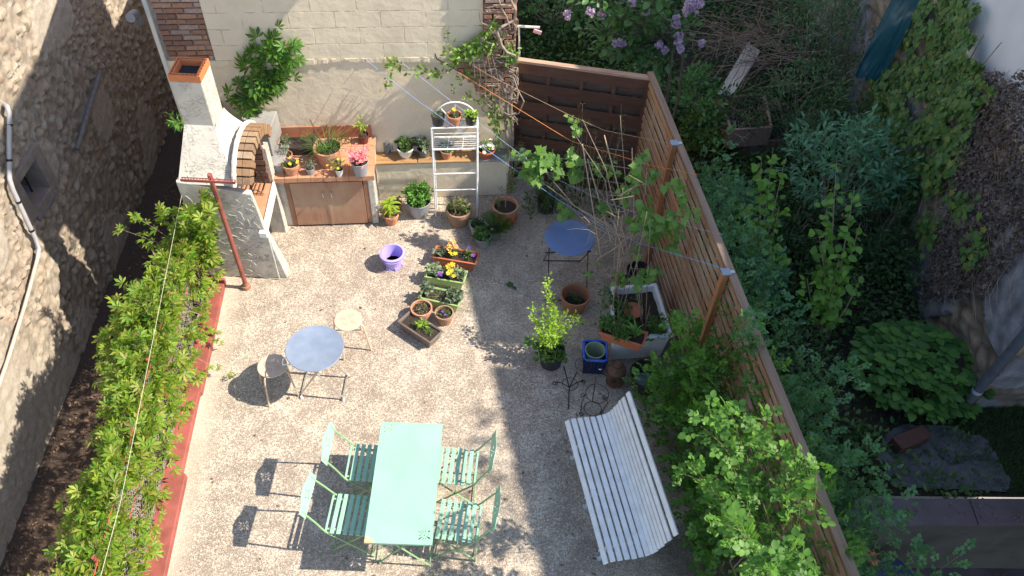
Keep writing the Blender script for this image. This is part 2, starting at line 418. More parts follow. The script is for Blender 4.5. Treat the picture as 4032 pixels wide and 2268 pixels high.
def T_flower(n=5, w=.75, cup=.25):
    V = []; F = []
    for i in range(n):
        a = 2*math.pi*i/n; c, q = math.cos(a), math.sin(a); b = len(V)
        for (x, y, z) in [(0, 0, 0), (w*.45, .55, cup*.6), (w*.3, .95, cup), (-w*.3, .95, cup), (-w*.45, .55, cup*.6)]:
            V.append((x*c+y*q, z, -(y*c-x*q)))
        F.append((b, b+1, b+2, b+3, b+4))
    return V, F
OV, OVW, LAN, PALM, LOB, ROSE, FERN, BLADE, FLW = T_ovate(), T_ovate(.8, .06, .15), T_lance(), T_palm(), T_lobed(), T_rose(), T_fern(), T_blade(), T_flower()
def norm(a): return a/np.maximum(np.linalg.norm(a, axis=-1, keepdims=True), 1e-9)
class Leaves:
    def __init__(s): s.P = []; s.D = []; s.U = []; s.S = []
    def add(s, P, D, U, S):
        s.P.append(np.atleast_2d(P)); s.D.append(np.atleast_2d(D)); s.U.append(np.atleast_2d(U)); s.S.append(np.atleast_1d(S))
    def build(s, name, tmpl, mat, parent=None, kind=None):
        P = np.concatenate(s.P); D = norm(np.concatenate(s.D)); U = np.concatenate(s.U); S = np.concatenate(s.S)
        X = norm(np.cross(D, U)); Z = np.cross(X, D)
        TV = np.array(tmpl[0]); TF = tmpl[1]; n = len(P); k = len(TV)
        V = P[:, None, :]+S[:, None, None]*(TV[None, :, 0:1]*X[:, None]+TV[None, :, 1:2]*D[:, None]+TV[None, :, 2:3]*Z[:, None])
        V = V.reshape(-1, 3)
        if parent is not None:
            Mi = np.array(root_matrix(parent).inverted()); V = V @ Mi[:3, :3].T+Mi[:3, 3]
        lt = np.array([len(f) for f in TF]); flat = np.concatenate([np.array(f) for f in TF])
        loops = (flat[None, :]+(np.arange(n)*k)[:, None]).ravel(); tot = np.tile(lt, n); st = np.concatenate([[0], np.cumsum(tot)[:-1]])
        me = bpy.data.meshes.new(name)
        me.vertices.add(len(V)); me.vertices.foreach_set('co', V.astype(np.float32).ravel())
        me.loops.add(len(loops)); me.loops.foreach_set('vertex_index', loops.astype(np.int32))
        me.polygons.add(len(tot)); me.polygons.foreach_set('loop_start', st.astype(np.int32)); me.polygons.foreach_set('loop_total', tot.astype(np.int32))
        me.update(calc_edges=True); me.validate()
        me.materials.append(mat); o = bpy.data.objects.new(name, me); col.objects.link(o)
        if parent is not None: o.parent = parent
        if kind: o['kind'] = kind
        return o
def rnd(n): return norm(RNG.normal(size=(n, 3)))
def spray(L, S, base, tip, n, size, spread=.05, t0=.3, r=.005, up=.5, bow=.15, out=.7, side=None, seg=5, sv=.35):
    """one shoot: a stem tube into S and n leaves along it into L"""
    base = np.array(base, float); tip = np.array(tip, float)
    mid = (base+tip)/2+np.array([0, 0, bow*np.linalg.norm(tip-base)])+RNG.normal(size=3)*.04*np.linalg.norm(tip-base)
    t = np.linspace(0, 1, 6)[:, None]; pts = (1-t)**2*base+2*t*(1-t)*mid+t*t*tip
    if S is not None: S.tube(pts, [max(.0015, r*(1-.75*i/5)) for i in range(6)], seg, caps=False)
    u = t0+(1-t0)*RNG.random(n)**.8; u = u[:, None]
    C = (1-u)**2*base+2*u*(1-u)*mid+u*u*tip; tan = norm(2*(1-u)*(mid-base)+2*u*(tip-mid))
    rr = rnd(n); P = C+rr*spread*RNG.random((n, 1))
    D = rr*out+tan*.5+np.array([0, 0, .1]); U = np.array([0, 0, up])+rnd(n)*.45
    if side is not None: U = U+np.array(side)
    L.add(P, D, U, size*(1-sv+2*sv*RNG.random(n)))
def ellipsoid_pts(c, r, n, shell=.0):
    q = rnd(n)*(shell+(1-shell)*RNG.random((n, 1))**(1/3)); return np.array(c)+q*np.array(r)

# ------------------------------------------------------------------ SETTING: ground levels
ALZ = -1.78; GZ = -.35
def sheet(name, poly, z, mat, kind='structure', thick=None):
    b = MB()
    if thick: b.prism(poly, z-thick, z, 'xy')
    else: b.add([(x, y, z) for x, y in poly], [tuple(range(len(poly)))])
    o = b.build(name, mat); o['kind'] = kind; return o
sheet('ground', [(-60, -60), (60, -60), (60, 80), (-60, 80)], -3.2, CONC)
terr = sheet('terrace_floor', [(-2.70, -1.2), (2.66, -1.2), (2.66, 1.6), (1.56, 8.45), (1.55, 9.2), (-3.62, 9.2), (-3.60, 6.36), (-3.12, 2.6)], 0, TERRACE, thick=1.9)
sheet('alley_floor', [(-7.5, -3), (-3.0, -3), (-3.4, 20), (-7.5, 20)], ALZ, LITTER)
GARD = m_soil('garden_soil', (.035, .028, .018))
sheet('garden_ground', [(1.3, 4.02), (9, 4.35), (9, 22), (-.2, 22), (-.2, 8.5), (1.4, 8.5)], GZ, GARD)

# ------------------------------------------------------------------ stone house across the alley
def vor(p):
    d, pts = noise.voronoi(p); return d[0], d[1], pts[0]
STONE_COLS = [(.37, .30, .23), (.41, .345, .275), (.33, .26, .205), (.42, .365, .295), (.31, .26, .215), (.38, .30, .23), (.40, .33, .25)]
def swx(y): return -5.40-.07*y
def stone_wall():
    root = thing('stone_house', 'old rubble stone house across the narrow alley, with a small barred opening', 'house', (swx(6), 6, ALZ))
    ys = np.arange(1.0, 17.01, .033); zs = np.arange(ALZ-.05, 4.6, .033)
    WY0, WY1, WZ0, WZ1 = 7.03, 7.50, .30, .80
    V = []; C = []
    for y in ys:
        for z in zs:
            wv = noise.noise_vector(Vector((y*1.7, z*1.7, 2)))*.12
            p = Vector((y+wv.x, (z+wv.y)*1.25, 0))
            big = noise.noise(Vector((y*.45, z*.45, 9)))
            s_ = 7.2 if big > -.1 else 10.5
            d0, d1, c = vor(p*s_)
            e = min(1, max(0, (d1-d0)*2.6)); hsh = (math.sin(c.x*12.9+c.y*78.2)*43758.5) % 1
            h = (.022+.045*hsh)*math.sqrt(e)
            # smooth lime render band low on the near half
            sm = min(1, max(0, (5.9-y)*1.4+(-.35-z)*.9+.5*noise.noise(Vector((y*2, z*2, 5)))))
            patch = 1 if noise.noise(Vector((y*.9, z*.9, 31))) > .33 else 0
            sm = max(sm, patch*.8)
            h = h*(1-sm)+.045*sm; h += .018*noise.noise(Vector((y*9, z*9, 1)))
            cc = STONE_COLS[int(hsh*7) % 7]; k = .70+.30*min(1, e*1.8)
            mort = (.42, .37, .30)
            cc = tuple(((a*k*(1-sm))+(b*sm)) for a, b in zip(cc, (.44, .39, .325)))
            if e < .12 and sm < .5: cc = tuple(a*.62 for a in mort)
            V.append((swx(y)+h, y, z)); C.append(cc)
    nz = len(zs); F = []
    for i in range(len(ys)-1):
        yc = ys[i]+.016
        for j in range(nz-1):
            zc = zs[j]+.016
            if WY0 < yc < WY1 and WZ0 < zc < WZ1: continue
            F.append((i*nz+j, (i+1)*nz+j, (i+1)*nz+j+1, i*nz+j+1))
    b = MB(); b.v = V; b.f = F; b.c = C
    b.build('wall', COBBLE, root, smooth=True, tints=True, fixn=False)
    back = MB(); back.b2(-9, -6.9, 1, 17, ALZ, 4.6); back.build('inner_wall', CONC, root)
    wn = MB(); x = swx(7.3)
    for (a0, a1, c0, c1) in ((WY0-.14, WY0+.02, WZ0-.04, WZ1+.1), (WY1-.02, WY1+.15, WZ0-.04, WZ1+.1), (WY0+.02, WY1-.02, WZ1-.02, WZ1+.1), (WY0+.02, WY1-.02, WZ0-.12, WZ0+.02)):
        wn.b2(x-.35, x+.075, a0, a1, c0, c1)
    wo = wn.build('window', simple('sandstone', (.25, .20, .165), .9, .25, 8, bd=.006), root, bevel=.008)
    sl = MB(); sl.b2(x-.42, x-.33, WY0, WY1, WZ0, WZ1); sl.build('dark_interior', SOOT_SHADE, wo)  # black sheet stands in for the shade inside the opening
    bars = MB()
    for i in range(3): bars.tube([(x-.12, WY0+.1+.13*i, WZ0), (x-.12, WY0+.1+.13*i, WZ1)], .012, 6)
    bars.build('bars', BLACKI, wo)
    cs = MB(); cs.hexa([(x-.3, WY0, WZ0-.1), (x+.08, WY0, WZ0-.12), (x+.08, WY1, WZ0-.12), (x-.3, WY1, WZ0-.1), (x-.3, WY0, WZ0+.05), (x+.06, WY0, WZ0-.02), (x+.06, WY1, WZ0-.02), (x-.3, WY1, WZ0+.05)])
    cs.build('sill', simple('blue_grey_slate', (.16, .17, .19), .8, .2), wo)
    pv = simple('white_pvc_pipe', (.40, .39, .40), .45, .1)
    def wp(px, py, o=.12):
        d = _ray(px, py); t = (-5.4+o)/(d[0]+.07*d[1]); return np.array([0, 0, CAMH])+d*t
    pp = MB(); pts = [wp(8, 262, .02), wp(17, 267), wp(24, 285), wp(23, 370), wp(24, 450), wp(32, 476), wp(70, 560), wp(88, 598), wp(98, 625), wp(95, 650)]
    pp.tube(pts, .027, 10); dp = pp.build('drain_pipe', pv, root, smooth=True)
    lo = MB(); lo.tube([wp(95, 648), wp(78, 712), wp(62, 770), wp(20, 905), wp(-30, 1050)], .022, 10); lo.build('lower_pipe', simple('tan_clay_pipe', (.46, .39, .31), .7, .2), root, smooth=True)
    cl = MB()
    for q in ((24, 312), (23, 400), (45, 505), (78, 577)):
        a = Vector(wp(*q)); nb = Vector(wp(q[0]+1, q[1]+6)) if q[1] < 450 else Vector(wp(q[0]+3, q[1]+6))
        cl.tube([a, a+(nb-a).normalized()*.025], .033, 10)
    cl.build('clamp', BLACKI, dp)
    p2 = MB(); p2.tube([wp(252, 180), wp(222, 280), wp(194, 376)], .035, 8); p2.build('old_pipe', simple('grey_lead_pipe', (.19, .165, .15), .7, .2), root, smooth=True)
    gm = MB(); gm.add([wp(190, 250, .09), wp(262, 285, .09), wp(235, 380, .09), wp(175, 340, .09)], [(0, 1, 2, 3)])
    return root
stone_wall()

# ------------------------------------------------------------------ back house with the cream wall
TH = math.atan2(.2, 1.698); W0 = np.array([-1.85, 8.12, 0.])
UX = np.array([math.cos(TH), math.sin(TH), 0]); UN = np.array([-math.sin(TH), math.cos(TH), 0])
def wl(px, py, ly=0.):
    d = _ray(px, py); o = np.array([0, 0, CAMH])-W0; t = (ly-o@UN)/(d@UN); q = o+d*t
    return np.array([q@UX, q@UN, q[2]])
def wall_w(lx, ly, z): return W0+UX*lx+UN*ly+np.array([0, 0, z])
house = thing('cream_house', 'cream painted house wall closing the back of the terrace, with brick corners', 'house', W0, TH)
def brickwork(b, x0, x1, z0, z1, y_front, depth, cols, h=.065, L=.22, mort=.013, ragged=0, side=1):
    r = 0; z = z0
    while z < z1:
        off = (L/2 if r % 2 else 0)+random.uniform(-.01, .01)
        xe0, xe1 = x0, x1
        if ragged: 
            if side > 0: xe1 = x1+random.uniform(-ragged, ragged)
            else: xe0 = x0+random.uniform(-ragged, ragged)
        x = xe0-off
        while x < xe1:
            a, c = max(xe0, x+mort/2), min(xe1, x+L-mort/2)
            if c-a > .03:
                j = random.uniform(-.006, .006); cc = random.choice(cols); k = random.uniform(.8, 1.15)
                b.hexa([(a+random.uniform(0, .006), y_front+j, z+mort/2), (c-random.uniform(0, .006), y_front+j+random.uniform(-.004, .004), z+mort/2), (c, y_front+depth, z+mort/2), (a, y_front+depth, z+mort/2),
                        (a+random.uniform(0, .006), y_front+j, z+h-mort/2), (c-random.uniform(0, .006), y_front+j, z+h-mort/2), (c, y_front+depth, z+h-mort/2), (a, y_front+depth, z+h-mort/2)], tuple(v*k for v in cc))
            x += L
        z += h; r += 1
BRC = [(.36, .20, .135), (.33, .17, .11), (.40, .25, .18), (.30, .17, .12), (.42, .30, .24), (.27, .15, .11), (.38, .22, .15)]
b = MB(); b.b2(-2.19, 1.76, 0, .25, 0, 2.0); b.build('plaster_wall', CREAM, house, local=True)
b = MB(); b.b2(-1.645, 1.385, -.012, .25, 2.003, 3.5); b.build('block_wall', BLOCK, house, local=True)
b = MB(); b.b2(-2.19, -1.655, .02, .25, 2.004, 3.45); b.b2(1.39, 1.76, .0, .25, 2.004, 3.5); b.build('mortar_backing', simple('old_mortar', (.40, .34, .29), .95, .3, 14, bd=.01), house, local=True)
b = MB(); brickwork(b, -2.16, -1.655, 2.0, 3.4, -.005, .03, BRC, ragged=.012); b.build('brick_corner', BRICK, house, local=True, tints=True, bevel=.004)
b = MB(); brickwork(b, 1.39, 1.76, 1.93, 3.4, -.09, .1, BRC); 
for i in range(7): brickwork(b, 1.05+.05*i+random.uniform(-.03, .03), 1.76, 1.93-.068*(i+1), 1.93-.068*i-.03, -.05, .055, BRC)
b.build('brick_pillar', BRICK, house, local=True, tints=True, bevel=.004)
b = MB(); b.b2(-2.235, -2.19, -.02, 2.15, -1.8, 3.4); b.build('side_wall', WHITESM, house, local=True)
b = MB(); b.hexa([(-2.2, .26, -1.9), (1.76, .26, -1.9), (1.76, 2.15, -1.9), (-2.2, 2.15, -1.9), (-2.2, .26, 3.46), (1.76, .26, 3.5), (1.76, 2.15, 3.9), (-2.2, 2.15, 3.78)]); b.b2(-2.2, 1.5, 2.16, 9, -1.9, 2.45); b.build('house_core', CREAM, house, local=True)
# crumbling ledge of mortar below the block course
b = MB()
for i in range(60):
    x = -1.75+i*.05; hgt = .05+.05*noise.noise(Vector((x*2, 1, 3)))+.02*random.random()
    b.b2(x, x+.05, -.012-.01*random.random(), .0, 2.0-hgt, 2.0)
b.build('mortar_band', CREAM, house, local=True)
b = MB(); b.prism([(-.045, 0), (1.69, 0), (1.72, .585), (-.03, .585)], -.215, -.003, 'xz'); b.build('low_wall', CREAM, house, local=True, bevel=.012)
b = MB(); b.b2(-.05, .55, -.235, -.004, .589, .612); b.b2(.56, 1.28, -.23, -.004, .589, .609); b.build('ledge_board', m_wood('ledge_wood', (.25, .13, .05), (.48, .29, .13), 0), house, local=True, bevel=.004)
b = MB(); b.b2(1.3, 1.95, -.235, -.004, .589, .62); b.build('ledge_slab', CONC, house, local=True, bevel=.006)
# unseen block and panel added above the frame to cast shade across the alley
b = MB(); b.b2(.95, 1.75, .005, 2.15, 3.51, 6.95); b.build('shade_block', CREAM, house, local=True)
b = MB(); b.prism([(6.62, 5.12), (7.22, 5.12), (7.3, 4.45), (8.28, 4.45), (8.28, 7.0), (6.62, 6.72)], -.90, -.86, 'yz'); b.build('shade_panel', WHITESM, house)
b = MB(); b.tube([wall_w(-2.3, -.1, 2.55), wall_w(-2.3, -.16, 2.68), wall_w(-2.3, -.3, 2.72)], .05, 12); b.build('gutter_end', simple('zinc', (.2, .2, .22), .45, .15, metal=.5), house, smooth=True)
# wall hooks for the washing lines
for px, py in ((919, 149), (999, 147)):
    p = wl(px, py); b = MB(); b.tube([wall_w(p[0], 0, p[2]+.05), wall_w(p[0], -.02, p[2]), wall_w(p[0]+.01, -.05, p[2]-.005)], .004, 6); b.build('hook', BLACKI, house)
b = MB(); b.tube([wall_w(.83, .0, 2.08), wall_w(.85, -.02, 1.98), wall_w(1.3, -.3, 1.86)], .007, 6); b.build('line_arm', BLACKI, house)
sh = MB(); sh.b2(-3.66, -3.55, 7.36, 8.0, 0, 1.45); o = sh.build('shade_wall', CONC); tag(o, 'low grey wall added behind the barbecue to shade the alley', 'wall')  # wall added to keep low sun off the far side of the alley

# ------------------------------------------------------------------ house on the right (shades the garden)
nh = thing('neighbour_house', 'white rendered house with a rubble base standing right of the garden', 'house', (5.4, 5.3, GZ))
def zt(y): return 4.46+.285*y
b = MB()
P = [(5.2, 5.35), (5.2, 19), (9.5, 19), (9.5, 5.55)]
b.hexa([(5.2, 5.37, 2.15), (9.5, 5.62, 2.15), (9.5, 19, 2.15), (5.2, 19, 2.15), (5.2, 5.35, zt(5.35)-.0), (9.5, 5.62, zt(5.35)), (9.5, 19, zt(19)), (5.2, 19, zt(19))])
b.build('white_wall', simple('lime_white_render', (.60, .60, .62), .9, .08, 2, bd=.004, bscale=20), nh)
b = MB()
nx, nz = 70, 40
V = []; C = []; F = []
def rub(u, z):
    d0, d1, c = vor(Vector((u*3.4, z*5.0, 4))+noise.noise_vector(Vector((u*2, z*2, 0)))*.5); e = min(1, (d1-d0)*2); hs = (math.sin(c.x*12.9+c.y*78.2)*43758.5) % 1
    pl = noise.noise(Vector((u*.8, z*.9, 3)))+.12
    h = .02+.05*math.sqrt(max(0, e))*(.4+hs*.6)+.03*noise.noise(Vector((u*6, z*6, 3)))
    if pl > .22: h = .075+.03*noise.noise(Vector((u*5, z*5, 7))); cc = tuple(v*(.8+.5*noise.noise(Vector((u*7, z*7, 1)))) for v in (.25, .26, .30))
    else:
        cc = STONE_COLS[int(hs*7) % 7]; cc = tuple(v*(.35+.5*e) for v in cc)
    return h, cc
for i in range(0, 420):
    y = 19-i*.033
    for j in range(78):
        z = GZ-.05+j*.033; h, cc = rub(y, z); V.append((5.2-h, y, z)); C.append(cc)
n1 = 420
for i in range(0, 120):
    x = 5.16+i*.036
    for j in range(78):
        z = GZ-.05+j*.033; h, cc = rub(x+3, z); V.append((x, 5.36+.06*(x-5.2)-h, z)); C.append(cc)
for i in range(539):
    for j in range(77): F.append((i*78+j, (i+1)*78+j, (i+1)*78+j+1, i*78+j+1))
b.v = V; b.f = F; b.c = C; b.build('rubble_base', COBBLE, nh, smooth=True, tints=True, fixn=False)
b = MB(); pA = aty(2440, 1005, 5.22); b.tube([pA, pA+np.array([.02, 0, 1.0]), pA+np.array([.02, 0, 5.2])], .055, 12); dp = b.build('drain_pipe', simple('dark_zinc', (.09, .10, .12), .5, .2), nh, smooth=True)
b = MB(); b.tube([pA+np.array([0, 0, .16]), pA+np.array([0, 0, .2])], .062, 12); b.build('collar', simple('pale_zinc', (.35, .37, .42), .5, .2), dp, smooth=True)
nb2 = MB(); nb2.hexa([(6.9, -2, -.3), (10, -2, -.3), (10, 4.95, -.3), (6.9, 4.95, -.3), (6.9, -2, 6.3-.57), (10, -2, 6.3-.57), (10, 4.95, 7.68), (6.9, 4.95, 7.68)]); nb2.b2(6.9, 10, 4.951, 5.3, -.3, 7.22)  # unseen block added to shade the garden; lower end lets sun reach the bush
o = nb2.build('shade_annex', CREAM, nh)
# ivy and dry creeper on it

# ------------------------------------------------------------------ front fence panel (dark brown lamella)
FA = np.array([-.075, 8.50]); FB = np.array([1.50, 8.26])
fp = thing('fence_panel', 'dark brown lapped timber fence panel between the cream wall and the slatted fence', 'fence', (FA[0], FA[1], 0))
DKW = m_wood('dark_brown_boards', (.065, .028, .019), (.13, .055, .035), 0, .6)
fd = np.array([FB[0]-FA[0], FB[1]-FA[1], 0]); FL = np.linalg.norm(fd); fd /= FL; fn = np.array([fd[1], -fd[0], 0])
def fpt(u, o, z): return np.array([FA[0], FA[1], 0])+fd*u+fn*o+np.array([0, 0, z])
def board(b, u0, u1, o0, o1, z0, z1): b.hexa([fpt(u0, o1, z0), fpt(u1, o1, z0), fpt(u1, o0, z0), fpt(u0, o0, z0), fpt(u0, o1, z1), fpt(u1, o1, z1), fpt(u1, o0, z1), fpt(u0, o0, z1)])
b = MB()
for i in range(13):
    z0 = .02+i*.138
    if i % 2 == 0: board(b, .03, FL-.03, .018, .030, z0-.012, z0+.138)
    else: continue
b.build('slats', DKW, fp, bevel=.002)
b = MB()
for i in range(1, 13, 2): board(b, .03, FL-.03, -.045, -.033, .02+i*.138-.03, .02+i*.138+.17)
b.build('rear_slats', m_wood('grey_brown_boards', (.07, .042, .033), (.12, .078, .062), 0, .7), fp)
b = MB()
for u in (.0, .37, .78, 1.17, FL-.045): board(b, u, u+.045, -.032, .0175, .02, 1.80)
b.build('battens', DKW, fp)
for u in (-.02, FL-.03): b = MB(); board(b, u, u+.05, -.02, .035, 0, 1.81); b.build('frame_post', DKW, fp)
b = MB(); board(b, -.03, FL+.03, -.03, .045, 1.811, 1.845); b.build('top_rail', m_wood('weathered_rail', (.30, .17, .11), (.50, .36, .27), 0, .7), fp, bevel=.003)

# ------------------------------------------------------------------ slatted side fence
SA = np.array([1.50, 8.30]); SB = np.array([2.62, 1.45])
sf = thing('slatted_fence', 'long weathered wooden slatted fence along the right edge of the terrace', 'fence', (SA[0], SA[1], 0), math.atan2(SB[1]-SA[1], SB[0]-SA[0]))
ORW = m_wood('larch_slats', (.23, .105, .055), (.42, .215, .115), 0, .7, weather=(.37, .26, .18))
sdv = np.array([SB[0]-SA[0], SB[1]-SA[1], 0]); SL = np.linalg.norm(sdv); sdv /= SL; sn = np.array([-sdv[1], sdv[0], 0])  # sn points to the garden (+x)
FH = 1.85
def spt(u, o, z): return np.array([SA[0], SA[1], 0])+sdv*u+sn*o+np.array([0, 0, z])
def sbox(b, u0, u1, o0, o1, z0, z1): b.hexa([spt(u0, o0, z0), spt(u1, o0, z0), spt(u1, o1, z0), spt(u0, o1, z0), spt(u0, o0, z1), spt(u1, o0, z1), spt(u1, o1, z1), spt(u0, o1, z1)])
NS = 15; pitch = (FH-.06)/NS
b = MB()
for i in range(NS):
    z0 = .05+i*pitch; u = 0
    for (u0, u1) in ((0, 1.78), (1.785, 3.62), (3.625, 5.42), (5.425, SL)):
        j = random.uniform(-.005, .005); sbox(b, u0+random.uniform(0, .01), u1, -.014+j, j, z0+random.uniform(0, .006), z0+pitch-.046+random.uniform(-.004, .004))
b.build('slats', ORW, sf, bevel=.002)
b = MB()
for u in np.arange(.35, SL, .62): sbox(b, u, u+.03, .001, .03, 0.02, FH-.02)
b.build('battens', ORW, sf)
b = MB(); sbox(b, -.02, SL, -.028, .045, FH-.006, FH+.022); b.build('top_rail', m_wood('grey_rail', (.19, .125, .085), (.33, .23, .165), 0, .75), sf, bevel=.003)
POSTW = m_wood('orange_post', (.30, .125, .055), (.44, .205, .095), 2, .6)
caps = []
for (px, py, zz) in ((1722, 362, 1.86), (1854, 686, 1.86)):
    q = at(px, py, zz); u = (q-np.array([SA[0], SA[1], 0]))@sdv
    b = MB(); sbox(b, u-.03, u+.03, -.085, -.024, 0, 1.875); po = b.build('post', POSTW, sf, bevel=.004)
    b = MB(); sbox(b, u-.042, u+.042, -.095, -.012, 1.876, 1.89); b.build('metal_cap', simple('zinc_cap', (.30, .32, .36), .4, .1, metal=.4), po)
    b = MB(); sbox(b, u-.018, u+.018, -.012, .03, FH+.0225, FH+.03); b.build('bracket', STEEL, po)
    caps.append(spt(u, -.06, 1.9))

# ------------------------------------------------------------------ red kerb with chain-link fence and creeper
kerb = thing('red_kerb', 'red painted kerb along the left edge of the terrace under the creeper', 'kerb', (-3.4, 4.4, 0))
KL = [(-3.60, 6.40), (-3.20, 2.60), (-2.80, -1.1)]; KR = [(-3.41, 6.30), (-3.30, 5.22), (-3.185, 4.02), (-3.20, 4.0), (-3.05, 3.42), (-2.985, 2.7), (-2.60, -1.1)]
b = MB(); b.prism([(-3.60, 6.34), (-3.20, 2.60), (-2.80, -1.1), (-2.585, -1.1), (-2.985, 2.7), (-3.10, 3.78), (-3.15, 3.80), (-3.245, 4.72), (-3.225, 4.74), (-3.40, 6.34)], -.4, .075, 'xy'); b.build('coping', REDP, kerb, bevel=.008)
b = MB(); b.prism([(-3.62, 6.30), (-3.22, 2.60), (-2.82, -1.1), (-2.78, -1.1), (-3.18, 2.60), (-3.58, 6.30)], ALZ, .07, 'xy'); b.build('retaining_face', CONC, kerb)
def fx(y): return -3.575+(6.3-y)*.108
cf = thing('chain_link_fence', 'low chain-link fence above the red kerb, nearly buried in creeper', 'fence', (fx(4), 4, 0))
b = MB(); CH = .95; st = .058
y0, y1 = 0.3, 6.3; n = int((y1-y0+CH)/st)
for k in range(n):
    for sg in (1, -1):
        ys = y0+k*st if sg > 0 else y0+k*st-CH; pts = []
        a0 = max(y0, min(ys, ys+0)); 
        p0 = [ys, .08]; p1 = [ys+CH, .08+CH]
        if sg < 0: p0 = [ys+CH, .08]; p1 = [ys, .08+CH]
        lo, hi = sorted((p0[0], p1[0]))
        if lo < y0 or hi > y1: continue
        pts = []
        for i in range(9):
            t = i/8; yy = p0[0]+(p1[0]-p0[0])*t; pts.append((fx(yy)+.006*(1 if i % 2 else -1), yy, p0[1]+(p1[1]-p0[1])*t))
        b.tube(pts, .0022, 3, caps=False)
b.build('wire_mesh', simple('galvanised_wire', (.50, .48, .44), .5, .15, metal=.3), cf, fixn=False)
for y in (0.6, 2.5, 4.4, 6.28):
    b = MB(); b.tube([(fx(y), y, .05), (fx(y), y, 1.1)], .017, 8); b.build('fence_post', simple('rust_red_post', (.33, .07, .05), .6, .2), cf, smooth=True)
b = MB(); b.tube([(fx(y), y, .62) for y in (.3, 3, 6.28)], .004, 5); b.tube([(fx(y)+.01, y, 1.03) for y in (.3, 3, 6.28)], .004, 5); b.build('tension_wire', simple('red_wire', (.5, .08, .05), .5), cf)
b = MB(); b.tube([(-2.75, .3, 1.3), (-3.03, 2.9, 1.28), (-3.612, 6.45, 1.3), (-3.43, 6.2, 1.75)], .0022, 5); tag(b.build('pale_string', WHROPE), 'pale string running along the top of the creeper hedge', 'string')

CREEP = leafmat('creeper_leaf', [(.07, .17, .02), (.15, .28, .025), (.25, .36, .035), (.10, .22, .025), (.31, .39, .05), (.33, .31, .08), (.20, .32, .035), (.22, .18, .05)], .45)
cr = thing('creeper_hedge', 'lush Virginia creeper hedge trailing over the chain-link fence beside the alley', 'climbing plant', (fx(4), 4, 0))
L = Leaves(); S = MB()
def creep_field(n):
    for i in range(n):
        y = random.uniform(.2, 6.45); f = noise.noise(Vector((y*.9, 0, 4)))+.5*noise.noise(Vector((y*2.6, 3, 4)))
        wid = .70+.48*f; base = np.array([fx(y), y, random.uniform(.1, .8)])
        t = random.random()
        tip = np.array([fx(y)-wid*(t**.7)+random.choice((.06, .10, .20)), y+random.uniform(-.3, .25), 1.08-.75*t*t+random.uniform(-.16, .10)+.1*f])
        spray(L, S if i % 2 == 0 else None, base, tip, random.randint(6, 9), .080, .07, .35, .004, up=.9, bow=.25, out=.9, side=(-.25, -.2, 0))
creep_field(1350)
for (px, py, z, n) in ((300, 575, 1.0, 10), (330, 540, 1.15, 9), (545, 650, .55, 12), (560, 680, .3, 8), (520, 610, .8, 12), (440, 520, 1.3, 16), (395, 525, 1.2, 12)):
    spray(L, S, (fx(6), 6.1, .7), at(px, py, z), n, .085, .06, .45, .004, up=.8)
for k in range(24):   # climbing up towards the red T post
    tp = at(random.uniform(455, 545), random.uniform(460, 640), 0); z = random.uniform(.7, 1.7)
    tp = at(random.uniform(450, 530), 455+(1.75-z)*150+random.uniform(0, 50), z)
    spray(L, S, (-3.55, 6.35, .2), tp, 12, .085, .08, .35, .005, up=.6, side=(0, -.7, 0))
for (px, py, z) in ((540, 790, .0), (575, 880, .02), (600, 945, .01), (530, 960, .01), (545, 840, .1), (520, 760, .1), (480, 1020, .1), (470, 1040, .1)):
    q = at(px, py, z+.04); spray(L, S, (fx(q[1]), q[1]+.1, .35), q, 7, .055, .03, .3, .003, up=.8, bow=.05)
for i in range(85):
    y = .5+i*.069; q = np.array([fx(y)+random.uniform(.03, .24), y+random.uniform(-.1, .1), random.uniform(.12, .55)]); spray(L, S if i % 3 == 0 else None, (fx(y), y, .5), q, 6, .075, .07, .2, .003, up=.9)
S.build('stems', TWIG, cr, fixn=False); L.build('foliage', PALM, CREEP, cr)

# ------------------------------------------------------------------ barbecue
bq = thing('barbecue', 'white stucco masonry barbecue with a square chimney and brick arch', 'barbecue', (-3.2, 6.85, 0))
b = MB(); b.hexa([(-3.62, 6.42, 0), (-2.69, 6.44, 0), (-2.72, 6.655, 0), (-3.62, 6.62, 0), (-3.62, 6.42, .84), (-2.80, 6.42, .84), (-2.81, 6.50, .84), (-3.62, 6.52, .84)])
b.hexa([(-3.62, 6.42, .8401), (-2.80, 6.42, .8401), (-2.81, 6.50, .8401), (-3.62, 6.52, .8401), (-3.62, 6.42, 1.5), (-2.84, 6.42, 1.36), (-2.86, 6.50, 1.36), (-3.62, 6.5, 1.5)])
def ridges(fn, n, rad=.0045, L0=.05, L1=.16):
    """raised trowel strokes on a stucco face; fn(u,v) -> point, normal"""
    r = MB()
    for i in range(n):
        u, v = random.random(), random.random(); a = random.uniform(-.9, .9)+(math.pi/2 if random.random() < .2 else 0); k = random.uniform(-9, 9); Lr = random.uniform(L0, L1); q = []; p0 = np.array([u, v], float)
        for t in range(6):
            if not (0.01 < p0[0] < .99 and .01 < p0[1] < .99): break
            q.append(fn(p0[0], p0[1])); a += k*Lr/6; p0 = p0+np.array([math.cos(a), math.sin(a)])*Lr/6/fn.size
        if len(q) > 2: r.tube(q, [.0012]+[rad*random.uniform(.6, 1.1)]*(len(q)-2)+[.0012], 5, caps=False)
    return r
def fw(u, v):
    xr = -2.70-.12*min(1, v*1.4/.84)-.03*max(0, v-.6); return (-3.6+(xr+3.6)*u, 6.419+.02*0, .02+1.34*v)
fw.size = np.array([.85, 1.34])
b.build('front_wall', WHITEST, bq, bevel=.012)
ridges(fw, 170).build('front_stucco_relief', WHITEST, bq, smooth=True)
